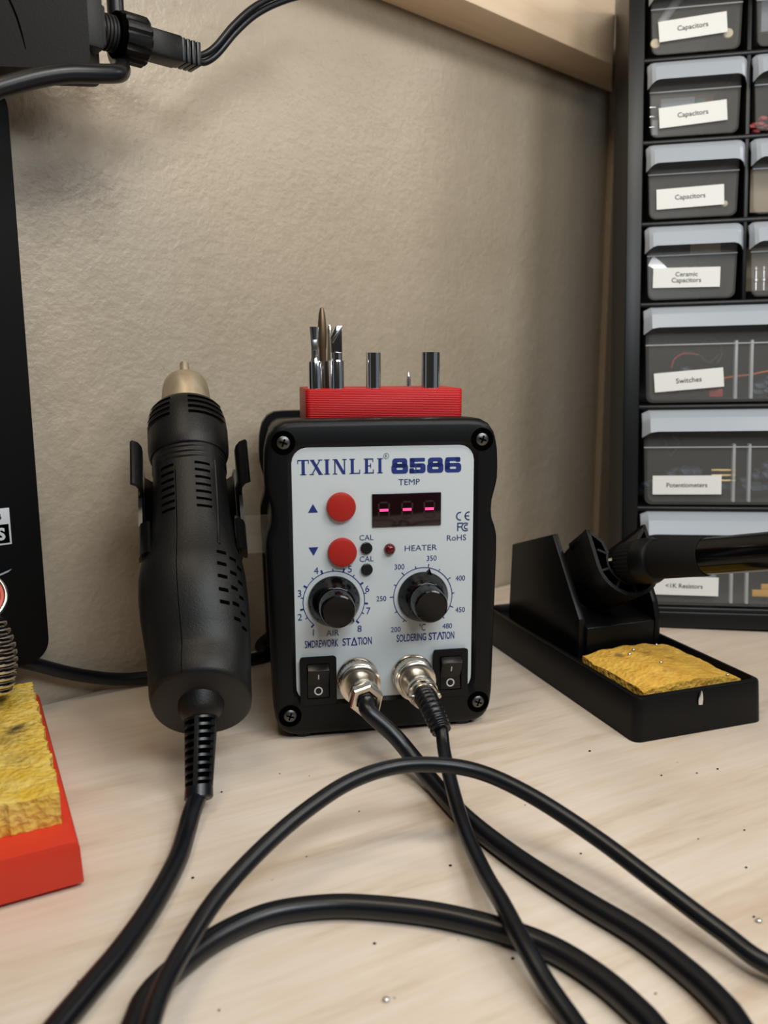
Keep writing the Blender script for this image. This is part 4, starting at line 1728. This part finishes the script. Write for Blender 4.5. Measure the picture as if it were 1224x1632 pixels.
# side walls, top, bottom, back as one moulded shell
for (x0, x1, z0, z1, y0, y1) in ((WT, WT + 11, 0.3, HT + 3, 0, DEP), (-4, WT + 4, HT - 8, HT + 3, 0, DEP), (-4, WT + 4, 0.3, FOOT - 3.0, 0, DEP), (-4, WT + 4, 6, HT - 2, DEP - 3, DEP)):
    k.box(x0, x1, y0, y1, z0, z1, 2.2 if x0 >= WT else 1.0, 3)
k.prism([(-9.6, 0), (0, 0), (0, 80), (2.2, 90), (2.2, DEP), (0.6, DEP), (-9.6, 72)], 'z', 0.3, HT + 3, 1.6, 3)
obj('shell', k, 'cabinet_plastic', cabinet, 40, cab)
zr = [FOOT + LH * q for q in range(4)] + [FOOT + 3 * LH + SH * q for q in range(1, 5)]
for z in zr:
    k = MB()
    k.box(-1, WT + 1, 0.6, DEP - 4, z - 3.4, z - 0.2, 1.2, 3)
    obj('shelf_rail', k, 'cabinet_plastic', cabinet, 40, cab)
for c in range(1, 8):
    k = MB()
    k.box(c * CW - 1.3, c * CW + 1.3, 1.2, DEP - 4, FOOT + 3 * LH - 1, HT - 6, 0.8, 2)
    obj('divider', k, 'cabinet_plastic', cabinet, 40, cab)
for c in range(1, 4):
    k = MB()
    k.box(c * CW * 2 - 1.3, c * CW * 2 + 1.3, 1.2, DEP - 4, FOOT - 1, FOOT + 3 * LH, 0.8, 2)
    obj('divider', k, 'cabinet_plastic', cabinet, 40, cab)


def drawer_parts(root, wd, ht, rib):
    """bin with rounded lower corners, frosted pull lip along the top; origin at lower left of its bay"""
    x0, x1 = 2.6, wd - 3.6
    zt = ht - 5.0
    f0 = 1.2                       # front face depth
    k_ = MB()
    fo = [(x0 + 0.3, zt), (x1 - 0.3, zt)] + [(x1 - 1.6 - 4 + 4 * math.cos(math.radians(-a)), 5 + 4 * math.sin(math.radians(-a))) for a in range(0, 91, 15)] + [(x0 + 1.6 + 4 - 4 * math.sin(math.radians(a)), 5 - 4 * math.cos(math.radians(a))) for a in range(0, 91, 15)]
    ctr = (wd / 2, ht / 2)
    sh_ = [(ctr[0] + (p[0] - ctr[0]) * 0.965, ctr[1] + (p[1] - ctr[1]) * (0.955 if p[1] < ctr[1] else 1)) for p in fo]
    R1 = [[Vector((p[0], y, p[1])) for p in ring] for ring, y in ((fo, f0), (fo, 104))]
    R2_ = [[Vector((p[0], y, p[1])) for p in ring] for ring, y in ((sh_, 102.5), (sh_, f0 + 1.4))]
    rows = [[k_.bm.verts.new(p) for p in r] for r in R1 + R2_]
    n_ = len(fo)
    for a in (0, 2):
        for i in range(1, n_):
            j = (i + 1) % n_
            k_.bm.faces.new((rows[a][i], rows[a][j], rows[a + 1][j], rows[a + 1][i]))
    for r in rows:
        k_.bm.faces.new(r)
    obj('bin', k_, 'clear_bin', root, 40, cab)
    # step line moulded across the front, about two thirds up
    k_ = MB()
    k_.box(x0 + 0.6, x1 - 0.6, f0 - 0.8, f0, zt * 0.62, zt * 0.62 + 0.8, 0.3)
    obj('moulded_ledge', k_, 'clear_rib', root, 40, cab)
    k_ = MB()
    n2 = 28
    secs_ = []
    # lip cross-section (y,z): crest, rounded brow, drip edge, underside back to the face
    for i in range(n2 + 1):
        u_ = i / n2
        x = 1.7 + (wd - 3.5) * u_
        e = min(u_, 1 - u_) * (wd - 3.5)
        droop = 4.0 * max(0.0, 1 - e / 7.0) ** 2
        pull = max(0.0, 1 - e / 4.0) ** 2
        fwd = 7.5 * (1 - 0.75 * pull)
        top = ht - 3.6 - 2.0 * max(0.0, 1 - e / 3.5) ** 2
        low = ht - 16.2 - droop
        br = ht - 9.6 - droop * .35
        secs_.append([Vector((x, y, z)) for y, z in ((3.0, top), (0.6, top), (-fwd * .30, top - 1.2), (-fwd * .72, br + 1.6), (-fwd * .78, br), (-fwd, low + .9), (-fwd - .3, low), (-fwd + 1.0, low + .2), (-fwd + .9, low + 1.2), (-fwd * .6, br - .8), (0.6, br + 1.0), (3.0, top - 1.4))])
    k_.loft(secs_, True, True)
    obj('pull_lip', k_, 'frosted_lip', root, 24, cab)
    if rib:
        for xr in (wd * 0.47, wd * 0.545):
            k_ = MB()
            k_.box(xr - 0.9, xr + 0.9, f0 - 0.5, f0 + 3.5, 2.6, zt * 0.66, 0.4)
            obj('divider_slot', k_, 'clear_rib', root, 40, cab)


def card(root, text, cx, cz, wd, ht, rot, size, bold=0.012):
    c_, s_ = math.cos(rot), math.sin(rot)
    Mr = Matrix.Translation((cx, 0, cz)) @ Matrix.Rotation(-rot, 4, 'Y')
    k_ = MB()
    k_.box(-wd / 2, wd / 2, 0.55, 0.95, -ht / 2, ht / 2, 0, 1, Mr)
    cd_ = obj('name_card', k_, 'card_white', root, 40, cab)
    k_ = MB()
    for i, (ln, w_) in enumerate(text):
        off = (len(text) - 1) / 2 - i
        text_faces(k_, ln, cx - s_ * off * size * 1.25, cz + c_ * off * size * 1.25, 0.45, None, w_, rot, bold)
    obj('card_lettering', k_, 'ink_black', cd_, 40, cab)


proto_s = proto_l = None
small = [(0, 0, 'small translucent drawer in the top visible row, Capacitors card and two cream discs', [('Capacitors', 17.6)], (27.5, 15.6), 4.0),
         (1, 0, 'small translucent drawer in the second row, steeply tilted Capacitors card', [('Capacitors', 17.6)], (28.5, 13.4), 3.6),
         (2, 0, 'small translucent drawer in the third row, Capacitors card and almost empty', [('Capacitors', 17.6)], (27.8, 13.2), 1.7),
         (3, 0, 'small translucent drawer in the fourth row, two-line Ceramic Capacitors card', [('Ceramic', 13.0), ('Capacitors', 17.2)], (26.5, 14.0), -1.0),
         (0, 1, 'partly cut-off clear drawer in the second column, top visible row', None, None, 0),
         (1, 1, 'partly cut-off clear drawer in the second column with red pieces inside', None, None, 0),
         (2, 1, 'partly cut-off clear drawer in the second column with tan contents', None, None, 0),
         (3, 1, 'partly cut-off clear drawer in the second column with metal pins and a card edge', [('LEDs', 9)], (32.0, 14.5), 0)]
for (row, colm, lb, txt, cpos, ang) in small:
    lb_ = lb
    if proto_s is None:
        o = thing('drawer', lb_, 'drawer', (0, 0, 0), 0, 'small drawers of the cabinet')
        drawer_parts(o, CW, SH, False)
        proto_s = copy_tree(o)
        for ch in list(proto_s.children):
            bpy.data.objects.remove(ch)
        bpy.data.objects.remove(proto_s)
        proto_s = o
        plain = list(o.children)
    else:
        o = proto_s.copy()
        COL.objects.link(o)
        for ch in plain:
            c = ch.copy()
            COL.objects.link(c)
            c.parent = o
        o['label'] = lb_
    o.location = cab_world(colm * CW, 0, FOOT + 3 * LH + (3 - row) * SH) * MM
    if txt:
        if row == 3 and colm == 1:
            kk = MB()
            kk.box(14, 50, 0.55, 0.95, 8, 20.5, 0)
            obj('name_card', kk, 'card_white', o, 40, cab)
        else:
            card(o, txt, cpos[0], cpos[1], 39, 12.0, math.radians(ang), 3.2)
first = True
for (row, lb, txt, cpos, ang) in ((0, 'wide translucent drawer with a tilted Switches card', [('Switches', 15.0)], (29, 14.6), 4.2),
                                  (1, 'wide translucent drawer with a Potentiometers card', [('Potentiometers', 24.0)], (29, 13.0), 0.3),
                                  (2, 'wide bottom translucent drawer behind the soldering iron with a Resistors card', [('<1K Resistors', 22.0)], (28.5, 13.0), -0.6)):
    if first:
        o = thing('wide_drawer', lb, 'drawer', (0, 0, 0), 0, 'wide drawers of the cabinet')
        drawer_parts(o, CW * 2, LH, True)
        proto_l, plain_l, first = o, list(o.children), False
    else:
        o = proto_l.copy()
        COL.objects.link(o)
        for ch in plain_l:
            c = ch.copy()
            COL.objects.link(c)
            c.parent = o
        o['label'] = lb
    o.location = cab_world(0, 0, FOOT + (2 - row) * LH) * MM
    card(o, txt, cpos[0], cpos[1], 40.5, 11.6, math.radians(ang), 3.2)


def in_bay(col_, row_, x, y, z, wide=False):
    zb = FOOT + (2 - row_) * LH if wide else FOOT + 3 * LH + (3 - row_) * SH
    return cab_world((0 if wide else col_ * CW) + x, y, zb + z)


def content(name, label, cat, m_, pos, build, group=None, sharp=40):
    mb = MB()
    build(mb)
    o_ = obj(name, mb, m_, None, sharp, cab)
    o_.location = pos * MM
    return tag(o_, label, cat, group)


def heap(seed, n_, wx, wy, wz, r0, r1):
    def f_(mb):
        rg_ = random.Random(seed)
        for _ in range(n_):
            x, y = rg_.uniform(-wx, wx), rg_.uniform(0, wy)
            mb.ball((x, y, rg_.uniform(0, wz) * (1 - abs(x) / wx * .7)), rg_.uniform(r0, r1), 1, (1.3, 1, .8))
    return f_


for (x, z, lb) in ((6.6, 9.0, 'cream round disc at the left corner of the topmost Capacitors card'), (48.5, 11.5, 'cream round disc at the right corner of the topmost Capacitors card')):
    content('disc_capacitor', lb, 'capacitor', 'cream', in_bay(0, 0, x, 3.6, z), lambda mb: mb.lathe([(2.6, 0), (2.9, 0.4), (2.9, 1.4), (2.6, 1.8)], FY.inverted(), 28), 'cream discs in the top drawer')
content('clear_tube', 'grey translucent component tube slanting across the top Capacitors drawer', 'component tube', 'clear_rib', in_bay(0, 0, 14, 8, 22), lambda mb: mb.tube([(-4, 0, 0), (2, 1, 8), (9, 3, 17), (16, 6, 21)], 2.6, 10, 6))
content('component_strip', 'slate blue flat component strip in the second row Capacitors drawer', 'component', 'slate', in_bay(0, 1, 21, 8, 15), lambda mb: mb.box(-10, 10, 0, 5, 0, 11, 0.5))
content('component_strip', 'teal component strip in the second row Capacitors drawer', 'component', 'teal', in_bay(0, 1, 34.5, 9, 15), lambda mb: mb.box(-3, 3, 0, 5, 0, 10, 0.5))
content('component_strip', 'reddish brown component strip behind the second row Capacitors card', 'component', 'brown_part', in_bay(0, 1, 36, 22, 20), lambda mb: mb.box(-10, 9, 0, 4, 0, 11, 0.5))
content('component_strip', 'small slate component standing at the left of the second row Capacitors drawer', 'component', 'slate', in_bay(0, 1, 7.6, 6, 4), lambda mb: mb.box(-1.8, 1.8, 0, 4, 0, 9, 0.4))
for q, (z, lb) in enumerate(((20, 'uppermost bright wire lead in the second row Capacitors drawer'), (14.5, 'middle bright wire lead in the second row Capacitors drawer'), (8.2, 'lowest bright wire lead in the second row Capacitors drawer'))):
    content('wire_lead', lb, 'wire', 'foil', in_bay(0, 1, 5.6, 4, z), lambda mb: mb.tube([(-1.6, 0, 0), (0, 0, 0.1), (1.8, 0.5, 0)], 0.3, 6, 3), 'wire leads in the second row drawer')
content('disc_capacitor', 'tiny pale disc right of the third row Capacitors card', 'capacitor', 'cream', in_bay(0, 2, 48.6, 5, 9), lambda mb: mb.ball((0, 0, 0), 2.0, 2, (1, .6, 1)))
content('foil_bag', 'crumpled silver bag in the Ceramic Capacitors drawer', 'bag', 'foil', in_bay(0, 3, 9, 8, 20), lambda mb: mb.loft([[Vector(p) for p in r] for r in (((-4, 0, 3), (-1, 0, 9), (1, 3, 8), (-3, 4, 2)), ((1, 0, 0), (5, 1, 4), (6, 4, 3), (2, 5, -1)), ((7, 1, -2), (10, 2, -1), (10, 5, -2), (7, 5, -4)))]))
content('red_parts', 'small red pieces behind the Ceramic Capacitors card', 'components', 'wire_red', in_bay(0, 3, 31, 12, 18), heap(3, 8, 8, 6, 5, 1.0, 1.8))['kind'] = 'stuff'
content('tan_slip', 'tan paper slip at the top of the Ceramic Capacitors drawer', 'paper', 'tan_part', in_bay(0, 3, 40, 14, 30), lambda mb: mb.box(-9, 9, 0, 1, 0, 7, 0.2))
content('red_parts', 'heap of red pieces in the second column drawer', 'components', 'wire_red', in_bay(1, 1, 20, 6, 5), heap(5, 26, 16, 16, 9, 1.5, 2.6))['kind'] = 'stuff'
content('tan_slip', 'tan sheet filling the second column drawer in the third row', 'paper', 'tan_part', in_bay(1, 2, 28, 12, 4), lambda mb: mb.box(-23, 23, 0, 1, 0, 26, 0.3))
content('tan_slip', 'tan sheet in the second column drawer behind the metal pins', 'paper', 'tan_part', in_bay(1, 3, 28, 20, 6), lambda mb: mb.box(-23, 23, 0, 1, 0, 27, 0.3))
for q, (x, lb) in enumerate(((7.5, 'left metal pin header in the second column drawer'), (12.0, 'right metal pin header in the second column drawer'))):
    content('pin_header', lb, 'pin header', 'foil', in_bay(1, 3, x, 5, 5), lambda mb: mb.lathe([(0.9, 0), (0.9, 5), (1.5, 5.5), (1.5, 7), (0.9, 7.4), (0.9, 12), (1.4, 12.4), (0.8, 14.2)], Matrix(), 14), 'pin headers in the second column drawer')
content('component_strip', 'pale grey component in the top second column drawer', 'component', 'slate', in_bay(1, 0, 24, 8, 12), lambda mb: mb.box(-16, 16, 0, 4, 0, 20, 0.5))
# switches drawer
content('toggle_switches', 'dark heap of switches behind the Switches card', 'switches', 'knob_blue', in_bay(0, 0, 32, 10, 8, True), heap(11, 22, 16, 14, 15, 2.5, 4.2))['kind'] = 'stuff'
for q, (pts, m_, lb) in enumerate((
        ([(12, 10, 45), (15, 9, 46), (21, 9, 44)], 'black_rubber', 'short dark wire end near the top left of the Switches drawer'),
        ([(18, 12, 31), (28, 8, 32), (36, 9, 30), (42, 8, 25), (48, 9, 30)], 'black_rubber', 'bent dark wire rising over the heap in the Switches drawer'),
        ([(37, 14, 34), (42, 12, 40), (48, 12, 38), (50, 10, 30), (47, 9, 24)], 'black_rubber', 'looped dark wire in the Switches drawer'),
        ([(20, 9, 22), (22, 8, 28), (28, 8, 31), (36, 9, 30)], 'wire_red', 'thin red wire curling at the left of the Switches drawer'),
        ([(46, 8, 14), (56, 10, 16), (66, 9, 17), (78, 8, 19), (92, 9, 17)], 'wire_orange', 'long orange wire lying across the right of the Switches drawer'))):
    content('wire', lb, 'wire', m_, in_bay(0, 0, 0, 0, 0, True), lambda mb, p_=pts: mb.tube(p_, 0.55, 8, 6), 'loose wires in the Switches drawer', 180)
content('red_switch', 'small red switch under the right end of the Switches card', 'switch', 'wire_red', in_bay(0, 0, 46, 5, 4, True), lambda mb: mb.box(-4, 4, 0, 5, 0, 5, 0.5))
content('toggle_switches', 'dark heap of parts right of the rib in the Switches drawer', 'switches', 'knob_blue', in_bay(0, 0, 88, 12, 6, True), heap(13, 20, 16, 14, 14, 2.5, 4))['kind'] = 'stuff'
# potentiometer drawer
content('dark_knobs', 'dark heap of knobs behind the Potentiometers card', 'knobs', 'knob_blue', in_bay(0, 1, 31, 9, 8, True), heap(17, 34, 24, 16, 14, 2.5, 4.6))['kind'] = 'stuff'
content('dark_knobs', 'dark heap of knobs right of the rib in the Potentiometers drawer', 'knobs', 'knob_blue', in_bay(0, 1, 80, 9, 8, True), heap(19, 22, 16, 14, 17, 2.5, 4.6))['kind'] = 'stuff'
for q, (z, lb) in enumerate(((21.8, 'upper brass shaft in the Potentiometers drawer'), (18.6, 'middle brass shaft in the Potentiometers drawer'), (15.4, 'lower brass shaft in the Potentiometers drawer'))):
    content('brass_shaft', lb, 'shaft', 'brass', in_bay(0, 1, 50, 4.2, z, True), lambda mb: mb.tube([(-6, 0, 0), (8, 0, 0)], 0.85, 12, 0), 'brass shafts in the Potentiometers drawer', 50)
content('wire', 'thin purple-black wire standing in the Potentiometers drawer', 'wire', 'black_rubber', in_bay(0, 1, 0, 0, 0, True), lambda mb: mb.tube([(14, 10, 44), (18, 9, 37), (20, 9, 30), (26, 10, 38), (22, 9, 42)], 0.5, 8, 6), None, 180)
# resistor drawer
content('resistor_strip', 'orange tape of resistors in the bottom wide drawer', 'resistors', 'resistor_tape', in_bay(0, 2, 82, 6, 6, True), lambda mb: (mb.box(-12, 16, 0, 2, 0, 4, 0.3), mb.box(-6, 20, 3, 5, 1, 7, 0.3)))
content('resistor_strip', 'blue-grey tape of resistors behind the bottom drawer card', 'resistors', 'slate', in_bay(0, 2, 30, 12, 6, True), lambda mb: mb.box(-20, 20, 0, 3, 0, 16, 0.4))

# ---------------------------------------------------------------- crumbs on the bench
k = MB()
rg2 = random.Random(21)
for _ in range(46):
    x, y = rg2.uniform(-110, 180), rg2.uniform(175, 330)
    if -60 < x < 60 and y > 318 or (x > 95 and y > 305) or x < -85 and y > 205:
        continue
    k.ball((x, y, 0.3), rg2.uniform(0.15, 0.42), 1, (1.4, 1, .7))
o = obj('burnt_crumbs', k, 'black_void', None, 180)
tag(o, 'tiny dark crumbs scattered over the birch bench top', 'crumbs')
o['kind'] = 'stuff'
for (p, lb) in (((0.0, 178.5, 0.5), 'pale crumb on the bench in front, below the middle cable loop'), ((107.5, 207.5, 0.5), 'bright solder splash on the bench right of the cables')):
    k = MB()
    k.ball((0, 0, 0), 0.8, 2, (1.2, 1, .6))
    o = obj('solder_crumb', k, 'solder')
    o.location = Vector(p) * MM
    tag(o, lb, 'crumb')
